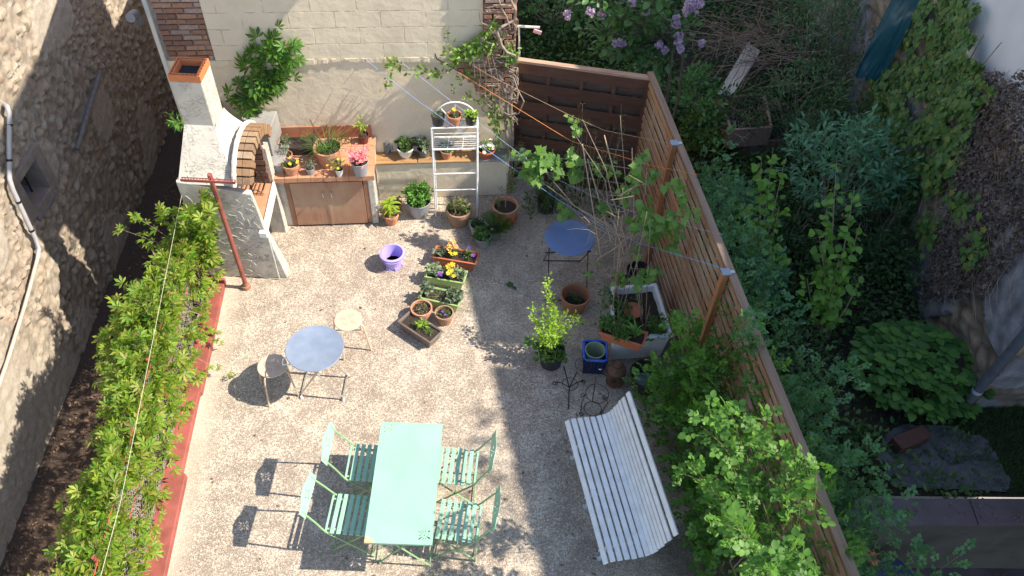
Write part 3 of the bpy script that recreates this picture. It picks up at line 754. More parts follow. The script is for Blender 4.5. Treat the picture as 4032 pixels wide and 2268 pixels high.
def hwf(u, v):
    x0 = -3.59+.08*v; x1 = -2.93-.26*(1-(1-v)**1.7); return (x0+(x1-x0)*u, 6.42+.37*v, 1.475+.49*v)
hwf.size = np.array([.6, .6])
ridges(hwf, 110, .004, .03, .09).build('hood_stucco_relief', WHITEST, bq, smooth=True)
ridges_cab = ridges
b = MB(); b.b2(-3.62, -2.88, 7.20, 7.32, 0, 1.35); b.build('rear_wall', WHITEST, bq)
b = MB(); brickwork(b, -3.5, -2.90, .87, 1.42, 7.165, .033, [(.20, .12, .085), (.23, .14, .10), (.17, .10, .075)], h=.085, L=.3); b.build('fire_bricks', BRICK, bq, tints=True)
b = MB(); b.b2(-3.62, -3.50, 6.53, 7.19, 0, 1.5); b.b2(-3.49, -3.44, 6.53, 7.15, .87, 1.5); b.build('back_wall', SOOT_SHADE, bq)
b = MB(); b.hexa([(-3.49, 6.51, .78), (-2.83, 6.49, .78), (-2.885, 7.16, .78), (-3.49, 7.16, .78), (-3.49, 6.51, .86), (-2.83, 6.49, .86), (-2.885, 7.16, .86), (-3.49, 7.16, .86)]); b.build('hearth', TILE, bq)
b = MB(); b.hexa([(-2.829, 6.46, .74), (-2.79, 6.45, .74), (-2.85, 7.18, .74), (-2.884, 7.18, .74), (-2.829, 6.46, .875), (-2.80, 6.45, .875), (-2.855, 7.18, .875), (-2.884, 7.18, .875)]); b.build('hearth_lip', WHITESM, bq, bevel=.006)
# hood lofted up to the chimney; the right flank swells over the arch
b = MB(); V = []; rings = 14; 
for i in range(rings):
    t = i/(rings-1); z = 1.47+(1.97-1.47)*t; e = t**.9; x0 = -3.60+.09*t; y0 = 6.42+(6.79-6.42)*t
    y1 = 7.33-(.22)*t; xr = -2.90-(.28)*(1-(1-t)**1.7)
    ny = 9
    V.append((x0, y0, z)); 
    for k in range(ny):
        s_ = k/(ny-1); zz = z
        dz = .20*math.sin(math.pi*min(1, max(0, s_)))*(1-t)**1.2
        V.append((xr-.02*math.sin(math.pi*s_), y0+(y1-y0)*s_, z+dz))
    V.append((x0, y1, z))
ny = 11
F = [(i*ny+k, i*ny+(k+1) % ny, (i+1)*ny+(k+1) % ny, (i+1)*ny+k) for i in range(rings-1) for k in range(ny)]
b.add(V, F); b.build('hood', WHITEST, bq, smooth=True)
b = MB(); cxx = (-3.515, -3.195); cyy = (6.79, 7.11)
b.b2(cxx[0], cxx[1], cyy[0], cyy[1], 1.95, 2.50); b.build('chimney', WHITEST, bq, bevel=.012)
b = MB()
for (a0, a1, c0, c1) in ((cxx[0], cxx[1], cyy[0], cyy[0]+.012), (cxx[0], cxx[1], cyy[1]-.012, cyy[1]), (cxx[0], cxx[0]+.012, cyy[0]+.012, cyy[1]-.012), (cxx[1]-.012, cxx[1], cyy[0]+.012, cyy[1]-.012)): b.b2(a0, a1, c0, c1, 2.501, 2.575)
i0 = .032
for (a0, a1, c0, c1) in ((cxx[0]+i0, cxx[1]-i0, cyy[0]+i0, cyy[0]+i0+.012), (cxx[0]+i0, cxx[1]-i0, cyy[1]-i0-.012, cyy[1]-i0), (cxx[0]+i0, cxx[0]+i0+.012, cyy[0]+i0+.012, cyy[1]-i0-.012), (cxx[1]-i0-.012, cxx[1]-i0, cyy[0]+i0+.012, cyy[1]-i0-.012)): b.b2(a0, a1, c0, c1, 2.501, 2.575)
for k in range(7):
    x = cxx[0]+.03+k*.0425
    for (c0, c1) in ((cyy[0]+.0121, cyy[0]+i0-.0001), (cyy[1]-i0+.0001, cyy[1]-.0121)): b.b2(x, x+.008, c0, c1, 2.501, 2.573)
for k in range(5):
    y = cyy[0]+.05+k*.052
    for (a0, a1) in ((cxx[0]+.0121, cxx[0]+i0-.0001), (cxx[1]-i0+.0001, cxx[1]-.0121)): b.b2(a0, a1, y, y+.008, 2.501, 2.573)
b.build('flue_tile', simple('orange_clay_flue', (.62, .20, .075), .7, .12), bq)
b = MB(); b.b2(cxx[0]+i0+.0121, cxx[1]-i0-.0121, cyy[0]+i0+.0121, cyy[1]-i0-.0121, 2.5005, 2.506); b.build('flue_hole', SOOT_SHADE, bq)
b = MB(); cy, cz, Ro, Ri = 6.885, 1.27, .545, .425; nb = 13
BTN = [(.31, .19, .105), (.34, .23, .14), (.26, .165, .10), (.37, .27, .18), (.29, .17, .09)]
for k in range(nb):
    a0 = math.radians(26+128*k/nb+.9); a1 = math.radians(26+128*(k+1)/nb-.9); j = random.uniform(-.01, .012); cc = random.choice(BTN)
    for (x0, x1) in ((-3.0, -2.905+0), (-2.90, -2.80+j)):
        b.hexa([(x0, cy+Ri*math.cos(a0), cz+Ri*math.sin(a0)), (x1, cy+Ri*math.cos(a0), cz+Ri*math.sin(a0)), (x1, cy+Ri*math.cos(a1), cz+Ri*math.sin(a1)), (x0, cy+Ri*math.cos(a1), cz+Ri*math.sin(a1)),
                (x0, cy+Ro*math.cos(a0), cz+Ro*math.sin(a0)), (x1, cy+Ro*math.cos(a0), cz+Ro*math.sin(a0)), (x1, cy+Ro*math.cos(a1), cz+Ro*math.sin(a1)), (x0, cy+Ro*math.cos(a1), cz+Ro*math.sin(a1))], cc)
b.build('brick_arch', BRICK, bq, tints=True, bevel=.005)
b = MB(); b.tube([(-2.985, cy+(Ro+.004)*math.cos(a), cz+(Ro+.004)*math.sin(a)) for a in np.radians(np.linspace(24, 156, 40))], [.026+.009*noise.noise(Vector((k*.7, 0, 0))) for k in range(40)], 8)
b.build('mortar_edge', WHITESM, bq, smooth=True)
b = MB(); b.b2(-3.62, -3.05, 6.56, 7.19, .02, .777); b.build('wood_store', SOOT_SHADE, bq)  # black block stands in for the shade in the wood recess
b = MB(); b.tube([(-2.93, 6.66, .87), (-2.93, 6.66, 1.42)], .011, 7); b.tube([(-2.94, 6.66, 1.2), (-2.93, 7.0, 1.2), (-2.92, 7.03, .98), (-2.95, 7.0, .9)], .008, 6); b.build('spit_stand', BLACKI, bq, smooth=True)
b = MB()
for k in range(9): b.tube([(-3.35+.05*k, 6.95, .885), (-3.35+.05*k, 7.15, .885)], .004, 5)
b.tube([(-3.4, 6.95, .885), (-2.92, 6.95, .885)], .006, 5); b.build('grill', RUST, bq)
q = aty(663, 588, 6.40); b = MB(); b.box((q[0], 6.395, q[2]), (.09, .05, .075)); jb = b.build('junction_box', WHITEPL, bq, bevel=.006)
b = MB(); b.b2(q[0]+.03, q[0]+.042, 6.408, 6.418, .02, q[2]-.04); b.build('conduit', WHITEPL, jb)
b = MB(); b.b2(-3.12, -2.78, 7.34, 7.72, 0, .99); b.b2(-3.35, -2.92, 7.5, 7.95, .99, 1.32); tag(b.build('concrete_block', CONC, bevel=.01), 'grey concrete block plinth between the barbecue and the potting counter', 'block')

# ------------------------------------------------------------------ T post, washing lines
tp = thing('clothes_post', 'red painted steel T post holding the washing lines in front of the barbecue', 'post', (-3.14, 6.26, 0))
b = MB(); b.tube([(-3.14, 6.26, .06), (-3.14, 6.245, 1.78)], .026, 14); b.build('pole', REDP, tp, smooth=True)
b = MB(); b.lathe([(0.052, 0), (.052, .05), (.034, .055), (.032, .09), (0, .09)], (-3.14, 6.26, 0), 18); b.build('foot', simple('rusty_foot', (.30, .16, .10), .7, .3), tp, smooth=True)
b = MB()
for z0 in (1.715, 1.745):
    b.b2(-3.43, -2.87, 6.215, 6.221, z0-.004, z0+.004)
b.b2(-3.43, -2.87, 6.18, 6.19, 1.72, 1.75); b.b2(-3.43, -2.87, 6.215, 6.22, 1.742, 1.75)
for k in range(19): b.b2(-3.42+k*.03, -3.408+k*.03, 6.19, 6.215, 1.742, 1.748)
b.build('crossbar', REDP, tp)
def line(name, pts, r, mat, label):
    b = MB(); q = []
    for (px, py, Y) in pts: q.append(aty(px, py, Y))
    b.tube(q, r*.62, 6); o = b.build(name, mat); tag(o, label, 'washing line'); return o
line('washing_line', [(1150, 180, 8.05), (1214, 219, 7.95), (1415, 342, 7.55), (1440, 356, 7.5), (1637, 416, 6.95), (1754, 439, 6.45)], .0045, ORROPE, 'bright orange washing line ending on the fence top rail')
line('washing_line', [(1190, 165, 8.05), (1235, 192, 7.95), (1302, 225, 7.8), (1440, 293, 7.5), (1521, 328, 7.35), (1719, 368, 7.0)], .004, simple('faded_orange_cord', (.48, .27, .16), .7), 'faded orange washing line tied to the farther fence post cap')
hk = wl(919, 149); hp = wall_w(hk[0], -.04, hk[2])
line('washing_line', [(919, 150, 8.05), (1042, 247, 7.75), (1277, 414, 7.2), (1405, 503, 6.9), (1534, 583, 6.5), (1621, 616, 6.1), (1850, 684, 5.15)], .0045, BLROPE, 'blue washing line tied to the nearer fence post cap')
line('washing_line', [(999, 148, 8.08), (1142, 260, 7.8), (1302, 383, 7.5), (1392, 447, 7.3), (1534, 512, 6.9), (1612, 540, 6.6), (1818, 590, 5.6)], .004, simple('pale_blue_cord', (.30, .38, .56), .6), 'pale blue washing line crossing the white plant stand arch')
# clothes peg stick behind the pillar
q0 = aty(1300, 66, 9.0); q1 = aty(1358, 69, 9.0)
b = MB(); b.tube([q0, q1], .016, 6); b.tube([aty(1325, 175, 9.0)*[1, 1, 0]+np.array([0, 0, GZ]), q0+(q1-q0)*.1], .012, 7); o = b.build('garden_pole', simple('pale_stick', (.55, .54, .50), .7)); tag(o, 'pale crossed pole standing in the grass behind the brick pillar', 'pole')
b = MB(); c0 = aty(1352, 80, 8.98); b.box(c0, (.10, .02, .05), R=Matrix.Rotation(.3, 3, 'Y')); o = b.build('clothes_peg', simple('pink_plastic', (.75, .42, .52), .5), bevel=.005); tag(o, 'pink clothes peg hanging from the pale pole', 'peg')

# ------------------------------------------------------------------ pots and plants
G_MINT = leafmat('mint_leaf', [(.10, .25, .04), (.15, .33, .06), (.08, .20, .03)], .3)
G_DARK = leafmat('dark_leaf', [(.035, .075, .02), (.06, .11, .03), (.045, .09, .03)], .25)
G_MID = leafmat('mid_leaf', [(.06, .13, .03), (.09, .18, .04), (.12, .20, .05)], .3)
G_LIME = leafmat('lime_leaf', [(.28, .44, .05), (.38, .52, .08), (.22, .38, .04)], .45)
G_GREY = leafmat('sage_leaf', [(.14, .18, .11), (.20, .24, .16), (.10, .14, .08)], .2)
G_YEL = leafmat('avocado_leaf', [(.22, .34, .03), (.33, .40, .05), (.13, .24, .03)], .4)
G_RED = leafmat('lettuce_leaf', [(.06, .15, .03), (.12, .20, .05), (.12, .08, .06)], .3)
G_DRY = leafmat('dry_leaf', [(.25, .20, .11), (.16, .20, .07), (.30, .26, .16)], .25)
F_PINK = leafmat('pink_petal', [(.75, .10, .18), (.80, .25, .30), (.85, .45, .45)], .3, tk=1)
F_YEL = leafmat('yellow_petal', [(.85, .55, .02), (.80, .62, .06)], .2, tk=1)
F_ORG = leafmat('apricot_petal', [(.75, .33, .12), (.80, .42, .25), (.75, .55, .05)], .2, tk=1)
F_PUR = leafmat('violet_petal', [(.12, .03, .22), (.22, .08, .40)], .2, tk=1)
F_WHT = leafmat('white_petal', [(.75, .74, .66), (.80, .78, .72)], .2, tk=1)
F_LIL = leafmat('lilac_petal', [(.48, .34, .55), (.58, .45, .64), (.42, .28, .50)], .3, tk=1)
def pot_mesh(kind, R, H, taper=.72, saucer=False):
    b = MB(); rb = R*taper; t = .012
    if kind == 'rim': prof = [(rb, 0), (R*.93, H*.76), (R*1.0, H*.77), (R*1.01, H), (R*.88, H), (R*.86, H*.72)]
    elif kind == 'plain': prof = [(rb, 0), (R*.97, H*.93), (R, H*.94), (R, H), (R*.93, H), (R*.90, H*.7)]
    elif kind == 'bowl': prof = [(rb*.8, 0), (rb*1.05, H*.25), (R*.93, H*.8), (R, H*.86), (R, H), (R*.91, H), (R*.86, H*.7)]
    elif kind == 'deep': prof = [(rb, 0), (R*.95, H*.86), (R*1.03, H*.87), (R*1.03, H), (R*.93, H), (R*.8, H*.3)]
    return b.lathe(prof, (0, 0, 0), 32)
def potted(name, label, p, R, H, mat, kind='rim', taper=.72, plant=None, group='potted plants on the terrace', soil=True, cat='potted plant', saucer=None, tilt=None, soilmat=None):
    root = thing(name, label, cat, p, random.uniform(0, 6), group)
    pot_mesh(kind, R, H, taper).build('pot', mat, root, smooth=True, local=True)
    lv = .3 if kind == 'deep' else .78
    if soil: MB().lathe([(R*(.80 if kind == 'deep' else .87), H*lv), (R*.4, H*lv+.012), (0, H*lv+.015)], (0, 0, 0), 20).build('soil', soilmat or SOIL, root, smooth=True, local=True)
    if saucer: MB().lathe([(R*.85, -.002), (R*.98, .025), (R*.94, .025), (R*.8, .006), (0, .006)], (0, 0, 0), 28).build('saucer', saucer, root, smooth=True, local=True)
    if plant: plant(root, np.array(p, float)+np.array([0, 0, H*lv]), R)
    return root
def bush(mat, h, r, n, size, tmpl=OV, m=9, stemmat=GSTEM, spread=.03, t0=.2, up=.8, out=.8):
    def f(root, c, R):
        L = Leaves(); S = MB()
        for i in range(n):
            a = random.random()*6.28; q = math.sqrt(random.random())
            base = c+np.array([math.cos(a), math.sin(a), 0])*R*.5*q; tip = c+np.array([math.cos(a)*r*q, math.sin(a)*r*q, h*(1-.35*q*q)*random.uniform(.75, 1.1)])
            spray(L, S, base, tip, m, size, spread, t0, .0025, up=up, out=out)
        S.build('stems', stemmat, root, fixn=False); L.build('foliage', tmpl, mat, root)
    return f
def flowers(root, mat, pts, size, name='flowers', tm=None):
    L = Leaves()
    for p in pts: L.add(np.array(p), np.array([random.uniform(-.3, .3), -.35+random.uniform(-.3, .3), 1.0]) @ np.array([[1, 0, 0], [0, 1, 0], [0, 0, 1.]]), rnd(1)[0], size*random.uniform(.8, 1.2))
    L.build(name, tm or T_flowerup, mat, root)
_V, _F = T_flower(5, .85, .3); T_flowerup = ([(x, z, y) for x, y, z in [(a, c, b_) for a, b_, c in _V]], _F)
_V2 = []; _F2 = []
for i in range(5):
    a = 2*math.pi*i/5; b_ = len(_V2)
    for (rr, da, y) in ((.05, 0, 0), (.6, -.55, .12), (1, -.3, .25), (1, .3, .25), (.6, .55, .12)): _V2.append((rr*math.cos(a+da), y, rr*math.sin(a+da)))
    _F2.append(tuple(b_+k for k in range(5)))
T_flowerup = (_V2, _F2)
def both(*fs):
    def f(root, c, R):
        for q in fs: q(root, c, R)
    return f
def blooms(mat, n, r, h0, h1, size, name='flowers'):
    def f(root, c, R):
        flowers(root, mat, [c+np.array([random.gauss(0, r*.5), random.gauss(0, r*.5), random.uniform(h0, h1)]) for _ in range(n)], size, name)
    return f
def canes(n, h, mat=TWIG, lean=.1, r=.003):
    def f(root, c, R):
        b = MB()
        for i in range(n):
            a = random.random()*6.28; e = c+np.array([math.cos(a)*lean, math.sin(a)*lean, h*random.uniform(.8, 1.1)])
            b.tube([c+np.array([math.cos(a), math.sin(a), 0])*R*.3, e], r, 5)
        b.build('cane', mat, root)
    return f
CTZ = .87
cab = thing('potting_counter', 'tiled masonry counter with brown double doors holding the flower pots', 'cupboard', W0, TH)
for q4 in ((-1.145, -1.045, -.665), (-.05, .03, -.68)): b = MB(); b.b2(q4[0], q4[1], q4[2], -.004, 0, .80); b.build('side_wall', WHITEST, cab, local=True, bevel=.012)
b = MB(); b.b2(-1.15, .045, -.75, -.025, .80, .862); b.build('counter_slab', simple('counter_core', (.36, .2, .13), .9), cab, local=True)
b = MB()
for i in range(8):
    x0 = -1.158+i*.1515
    for j in range(4):
        y0 = -.752+j*.184; b.b2(x0+.002, x0+.1485, y0+.002, y0+.182, .8621, .872+random.uniform(0, .0015))
for i in range(8):
    x0 = -1.158+i*.1515; b.b2(x0+.002, x0+.1485, -.764, -.7501, .802, .8735)
b.build('tiles', TILE, cab, local=True, bevel=.003)
b = MB()
for i in range(7):
    x0 = -1.22+i*.175; b.b2(x0+.0015, x0+.1735, -.016, -.002, .873, 1.045)
b.build('splashback', m_terracotta('splash_tile', (.42, .17, .09), (.46, .22, .13)), cab, local=True, bevel=.002)
b = MB(); b.b2(-1.044, -.985, -.675, -.63, 0.02, .80); b.b2(-.105, -.051, -.675, -.63, .02, .80); b.b2(-.985, -.105, -.675, -.63, .735, .80); b.build('frame', BROWNP, cab, local=True, bevel=.003)
DOORM = m_wood('peeling_brown_door', (.33, .17, .11), (.42, .24, .16), 2, .42, weather=(.42, .30, .20))
for (x0, x1, hx) in ((-.98, -.548, -.60), (-.542, -.11, -.50)):
    b = MB(); b.b2(x0, x1, -.692, -.672, .03, .728); dr = b.build('door', DOORM, cab, local=True, bevel=.003)
    hw = wall_w(hx, -.692, .585); b = MB(); b.tube([hw, hw-UN*.028+np.array([0, 0, .0]), hw-UN*.028-np.array([0, 0, .07]), hw-np.array([0, 0, .075])], .006, 7); b.build('handle', STEEL, dr, smooth=True)
b = MB(); b.b2(-.56, -.53, -.6999, -.6921, .03, .728); b.build('door_strip', DOORM, cab, local=True)
b = MB(); b.b2(-1.04, -.051, -.62, -.05, .0, .02); b.build('cupboard_floor', SOOT_SHADE, cab, local=True)

def P(px, py, z): return at(px, py, z)
c_ = CTZ+.002
GRP = 'flower pots on the tiled counter'
# black trough
def trough(name, label, p, ang, Lx, Wy, H, mat, plantfn, group=None, cat='planter', rim=.012, taper=.86, ribs=False, soillev=.86):
    root = thing(name, label, cat, p, ang, group)
    b = MB(); x, y = Lx/2, Wy/2; q = taper; t = .01
    o = [(-x*q, -y*q, 0), (x*q, -y*q, 0), (x*q, y*q, 0), (-x*q, y*q, 0)]; u = [(-x, -y, H), (x, -y, H), (x, y, H), (-x, y, H)]
    ui = [(-x+t, -y+t, H), (x-t, -y+t, H), (x-t, y-t, H), (-x+t, y-t, H)]; li = [(-x+t*2, -y+t*2, H*.6), (x-t*2, -y+t*2, H*.6), (x-2*t, y-2*t, H*.6), (-x+2*t, y-2*t, H*.6)]
    V = o+u+ui+li; F = [(3, 2, 1, 0)]
    for lv in range(3):
        for k in range(4): F.append((lv*4+k, lv*4+(k+1) % 4, lv*4+4+(k+1) % 4, lv*4+4+k))
    b.add(V, F); body = b.build('box', mat, root, local=True, bevel=.004, fixn=False)
    b = MB()
    for (x0, x1, y0, y1) in ((-x-rim, x+rim, -y-rim, -y), (-x-rim, x+rim, y, y+rim), (-x-rim, -x, -y, y), (x, x+rim, -y, y)): b.b2(x0, x1, y0, y1, H-.018, H+.002)
    b.build('rim', mat if not ribs else mat, root, local=True, bevel=.003)
    if ribs:
        b = MB()
        for k in range(int(Lx/.022)):
            xx = -x*.9+k*.021
            if xx > x*.9: break
            yy = -y*(q+.5*(1-q)); b.box((xx, -y*q-(y-y*q)*.5-.003, H*.45), (.009, .006, H*.62), R=Matrix.Rotation(math.atan2(y*(1-q), H), 3, 'X'))
        b.build('ribs', mat, root, local=True)
    b = MB(); n1, n2 = 12, 5; V = []; F = []
    for i in range(n1+1):
        for j in range(n2+1): V.append((-x+2*t+(2*x-4*t)*i/n1, -y+2*t+(2*y-4*t)*j/n2, H*soillev+.012*noise.noise(Vector((i*.9, j*.9, Lx*50)))))
    for i in range(n1):
        for j in range(n2): F.append((i*(n2+1)+j, (i+1)*(n2+1)+j, (i+1)*(n2+1)+j+1, i*(n2+1)+j+1))
    b.add(V, F); b.build('soil', SOIL, root, smooth=True, local=True, fixn=False)
    Mx = np.array([[math.cos(ang), -math.sin(ang), 0], [math.sin(ang), math.cos(ang), 0], [0, 0, 1]])
    def w(u, v, z): return np.array(p, float)+Mx @ np.array([u*x, v*y, z])
    plantfn(root, w, H*soillev); return root
def tplant(specs):
    """specs: (u,v,mat,h,r,n,size,tmpl,m)"""
    def f(root, w, z):
        for (u, v, mat, h, r, n, size, tm, m) in specs:
            L = Leaves(); S = MB()
            for i in range(n):
                a = random.random()*6.28; q = random.random()**.5; c = w(u, v, z)
                spray(L, S, c, c+np.array([math.cos(a)*r*q, math.sin(a)*r*q, h*(1-.4*q)*random.uniform(.7, 1.1)]), m, size, .02, .15, .002, up=.8)
            S.build('stems', GSTEM, root, fixn=False); L.build('foliage', tm, mat, root)
    return f
def tblooms(root, w, z, items, size):
    for (mat, pts) in items: flowers(root, mat, [w(u, v, z+h) for (u, v, h) in pts], size)
def cp(px, py): return P(px, py, c_)
trough('plant_trough', 'black plastic trough of scraggly seedlings at the back of the tiled counter', wall_w(-.88, -.25, c_), TH, .40, .20, .12, DARKPL,
       tplant([(-.6, 0, G_GREY, .16, .07, 8, .035, LAN, 8), (.55, .1, G_MID, .20, .08, 8, .03, LAN, 9), (-.5, .4, G_DARK, .14, .06, 5, .03, LAN, 6)]), GRP)
potted('flower_pot', 'terracotta pot with yellow and violet pansies, leftmost at the counter front edge', cp(736, 434), .10, .14, CLAY, plant=both(bush(G_MID, .08, .09, 14, .03, OV, 6), blooms(F_YEL, 5, .09, .06, .10, .02), blooms(F_PUR, 4, .06, .06, .09, .02)), group=GRP)
potted('flower_pot', 'terracotta pot hidden behind the pansy pot with a leggy grey plant', cp(722, 412)+np.array([0, .05, 0]), .07, .11, CLAY, plant=bush(G_GREY, .20, .06, 9, .035, LAN, 9), group=GRP)
potted('flower_pot', 'tiny grey plastic pot of upright succulent stems on the tiled counter', cp(782, 436), .055, .09, GREYPL, 'plain', plant=bush(G_GREY, .15, .06, 9, .05, LAN, 6, up=.2), group=GRP)
def chives(root, c, R):
    L = Leaves()
    for i in range(110):
        a = random.random()*6.28; o = np.array([math.cos(a), math.sin(a), 0])
        L.add(c+o*R*.5*random.random(), o*random.uniform(.2, 1.0)+np.array([0, 0, 1.0]), -o+np.array([0, 0, .3]), random.uniform(.22, .36))
    L.build('blades', T_blade(.014, .55), G_MID, root)
    for e0, e1 in (([-.05, .03, 0], [-.17, .06, .40]), ([.02, .02, 0], [.02, .05, .34])): b = MB(); b.tube([c+np.array(e0), c+np.array(e1)], .006, 6); b.build('cane', simple('dark_cane', (.10, .07, .05), .8), root)
potted('flower_pot', 'large terracotta pot of chives with two dark canes on the tiled counter', cp(831, 408), .172, .235, CLAY, plant=both(chives, bush(G_MINT, .08, .09, 14, .02, OV, 8)), group=GRP)
potted('flower_pot', 'small white pot of yellow miniature daffodils on the counter front edge', cp(855, 440), .05, .095, WHITEPL, 'plain', plant=both(bush(G_MID, .12, .07, 14, .07, LAN, 3, up=.2), blooms(F_YEL, 10, .10, .06, .11, .016)), group=GRP)
potted('flower_pot', 'grey pot with a pink azalea in full bloom at the right end of the counter', cp(908, 434), .107, .18, GREYPL, 'plain', .8, plant=both(bush(G_DARK, .12, .08, 16, .022, OV, 7), bush(G_LIME, .07, .12, 6, .025, OV, 5), blooms(F_PINK, 75, .11, .08, .20, .024)), group=GRP)
potted('flower_pot', 'dark red pot with a climbing sprig behind the azalea against the wall', wall_w(-.09, -.12, c_), .07, .12, simple('dark_red_pot', (.16, .04, .035), .5), 'plain', plant=bush(G_LIME, .36, .10, 6, .04, OV, 7), group=GRP)
# ledge pots
GL = 'pots along the wooden ledge'
def lp(px, py): return P(px, py, .613)
root = thing('metal_jug', 'empty grey zinc cup standing on the wooden ledge by the counter', 'cup', lp(975, 384)); MB().lathe([(.042, 0), (.042, .14), (.038, .14), (.036, .02), (0, .02)], (0, 0, 0), 20).build('cup', simple('dull_zinc', (.16, .17, .20), .5, .2, metal=.4), root, smooth=True, local=True)
b = MB(); b.tube([(.042, 0, .12), (.07, 0, .11), (.07, 0, .05), (.042, 0, .04)], .004, 6); b.build('handle', simple('dull_zinc', (.1, .1, .1)), root, local=True)
potted('flower_pot', 'white footed pot with red-tinged lettuce leaves on the wooden ledge', lp(1021, 391), .11, .14, WHITEPL, 'bowl', plant=bush(G_RED, .13, .11, 22, .055, OVW, 5), group=GL)
potted('flower_pot', 'grey plastic pot of broad sage leaves beside the plant stand', lp(1066, 391), .078, .12, simple('slate_plastic', (.12, .13, .13), .5), 'plain', plant=bush(G_GREY, .17, .08, 14, .065, OV, 5), group=GL)
potted('flower_pot', 'low dark green pot on the ledge behind the white plant stand', lp(1120, 378), .09, .09, simple('deep_green_plastic', (.02, .05, .035), .5), 'plain', plant=bush(G_DARK, .06, .07, 10, .04, OV, 4), group=GL)
potted('flower_pot', 'small terracotta pot with bright round leaves seen through the plant stand', lp(1124, 394), .08, .11, CLAY, plant=bush(G_MINT, .09, .08, 16, .03, OV, 6), group=GL)
potted('flower_pot', 'orange bowl pot of white flowers and lime leaves right of the plant stand', lp(1223, 393), .12, .13, ORANGEPL, 'bowl', plant=both(bush(G_LIME, .11, .08, 14, .04, OV, 5), blooms(F_WHT, 16, .10, .04, .10, .024)), group=GL)
potted('flower_pot', 'brown pot of drooping dark stems at the shaded end of the ledge', lp(1292, 388), .07, .09, simple('brown_plastic', (.16, .07, .045), .5), 'plain', plant=bush(G_DRY, .14, .15, 16, .03, LAN, 8), group=GL)

# white metal plant stand
st = thing('plant_stand', 'white arched metal plant stand with wire shelves in front of the ledge', 'plant stand', (-.77, 7.68, 0))
xl, xr, yf, yb = -1.03, -.50, 7.66, 7.93
def sp_(x, y, z): return (x, y+.068*(x+.77)/.53*.9, z)
b = MB()
b.tube([sp_(xl, yf, 0), sp_(xl, yf, 1.42)], .0095, 8); b.tube([sp_(xr, yf, 0), sp_(xr, yf, 1.42)], .0095, 8)
arc = [sp_((xl+xr)/2+(xr-xl)/2*math.cos(a), yb-.13, 1.38+.30*math.sin(a)) for a in np.linspace(math.pi, 0, 17)]
b.tube([sp_(xl, yb-.13, .0)]+arc+[sp_(xr, yb-.13, .0)], .0095, 8)
b.tube([sp_(xl, yf, 1.42), sp_(xl, yb-.13, 1.42)], .008, 6); b.tube([sp_(xr, yf, 1.42), sp_(xr, yb-.13, 1.42)], .008, 6)
for z in (.72, .45): b.tube([sp_(xl, yf, z), sp_(xr, yf, z)], .008, 6)
for a in (50, 90, 130):
    c0, s0 = math.cos(math.radians(a)), math.sin(math.radians(a)); b.tube([sp_(-.765+.15*c0, yb-.13, 1.38+.16*s0), sp_(-.765+.26*c0, yb-.13, 1.38+.29*s0)], .006, 6)
b.build('frame', WHITEM, st, smooth=True)
for (z, dpt) in ((1.42, .135), (1.10, .24)):
    b = MB(); b.tube([sp_(xl, yf, z), sp_(xr, yf, z)], .008, 6); b.tube([sp_(xl, yf+dpt, z), sp_(xr, yf+dpt, z)], .006, 6)
    for k in range(6): b.tube([sp_(xl, yf+dpt*(k+.5)/6, z), sp_(xr, yf+dpt*(k+.5)/6, z)], .0032, 5)
    for k in range(4): b.tube([sp_(xl+(xr-xl)*k/3, yf, z-.006), sp_(xl+(xr-xl)*k/3, yf+dpt, z-.006)], .004, 5)
    b.tube([sp_(xl, yf+dpt, z+.05), sp_(xr, yf+dpt, z+.05)], .004, 5)
    b.build('wire_shelf', WHITEM, st)
GS = 'pots on top of the white plant stand'
potted('flower_pot', 'dark pot with silvery foliage, left on the plant stand top shelf', sp_(-.955, 7.725, 1.43), .082, .125, DARKPL, 'plain', .75, plant=bush(G_GREY, .10, .08, 20, .02, LAN, 8), group=GS)
potted('flower_pot', 'terracotta pot with a yellow pansy, middle of the plant stand top shelf', sp_(-.765, 7.725, 1.43), .087, .13, CLAY, plant=both(bush(G_DRY, .06, .05, 12, .022, OV, 5), blooms(F_YEL, 2, .02, .09, .11, .02)), group=GS)
potted('flower_pot', 'dark pot with pale variegated leaves, right on the plant stand top shelf', sp_(-.575, 7.725, 1.43), .075, .12, DARKPL, 'plain', .75, plant=bush(G_LIME, .10, .07, 14, .032, OVW, 5), group=GS)

# floor pots
GF = 'pots standing on the terrace floor'
def fp_(px, py, dy=.0): return at(px, py, 0)+np.array([0, dy, 0])
def fleafy(root, c, R):
    L = Leaves(); S = MB(); S.tube([c, c+np.array([-.01, 0, .17])], .006, 6)
    for i in range(26):
        a = i*2.4; o = np.array([math.cos(a), math.sin(a), 0]); L.add(c+np.array([0, 0, .08+.006*i])+o*.015, o+np.array([0, 0, .35-.2*random.random()]), np.array([0, 0, 1.])+o*.2, .13*random.uniform(.7, 1.1))
    S.build('stem', GSTEM, root); L.build('foliage', T_ovate(.36, .05, .35), G_YEL, root)
potted('flower_pot', 'terracotta pot with a lime avocado seedling beside the brown cupboard', fp_(983, 570, .08), .10, .15, CLAY, plant=fleafy, group=GF, soilmat=m_soil('pale_soil', (.18, .11, .07)))
potted('flower_pot', 'small clay pot half hidden behind the avocado seedling', fp_(998, 540, .12), .062, .10, CLAY, plant=bush(G_MID, .10, .06, 6, .03, OV, 5), group=GF)
root = potted('flower_pot', 'grey plastic tub brimming with bright green mint', fp_(1053, 553, .12), .158, .235, GREYPL, 'plain', .72, plant=bush(G_MINT, .28, .20, 85, .036, OV, 14, spread=.025), group=GF)
L = Leaves(); q0 = fp_(1066, 545, 0)
for i in range(9): L.add(q0+np.array([random.uniform(-.03, .05), -.03-.01*i*0, .10+.006*i]), np.array([random.uniform(-.5, .2), -.3, -.6]), np.array([.3, -1, .3]), .13)
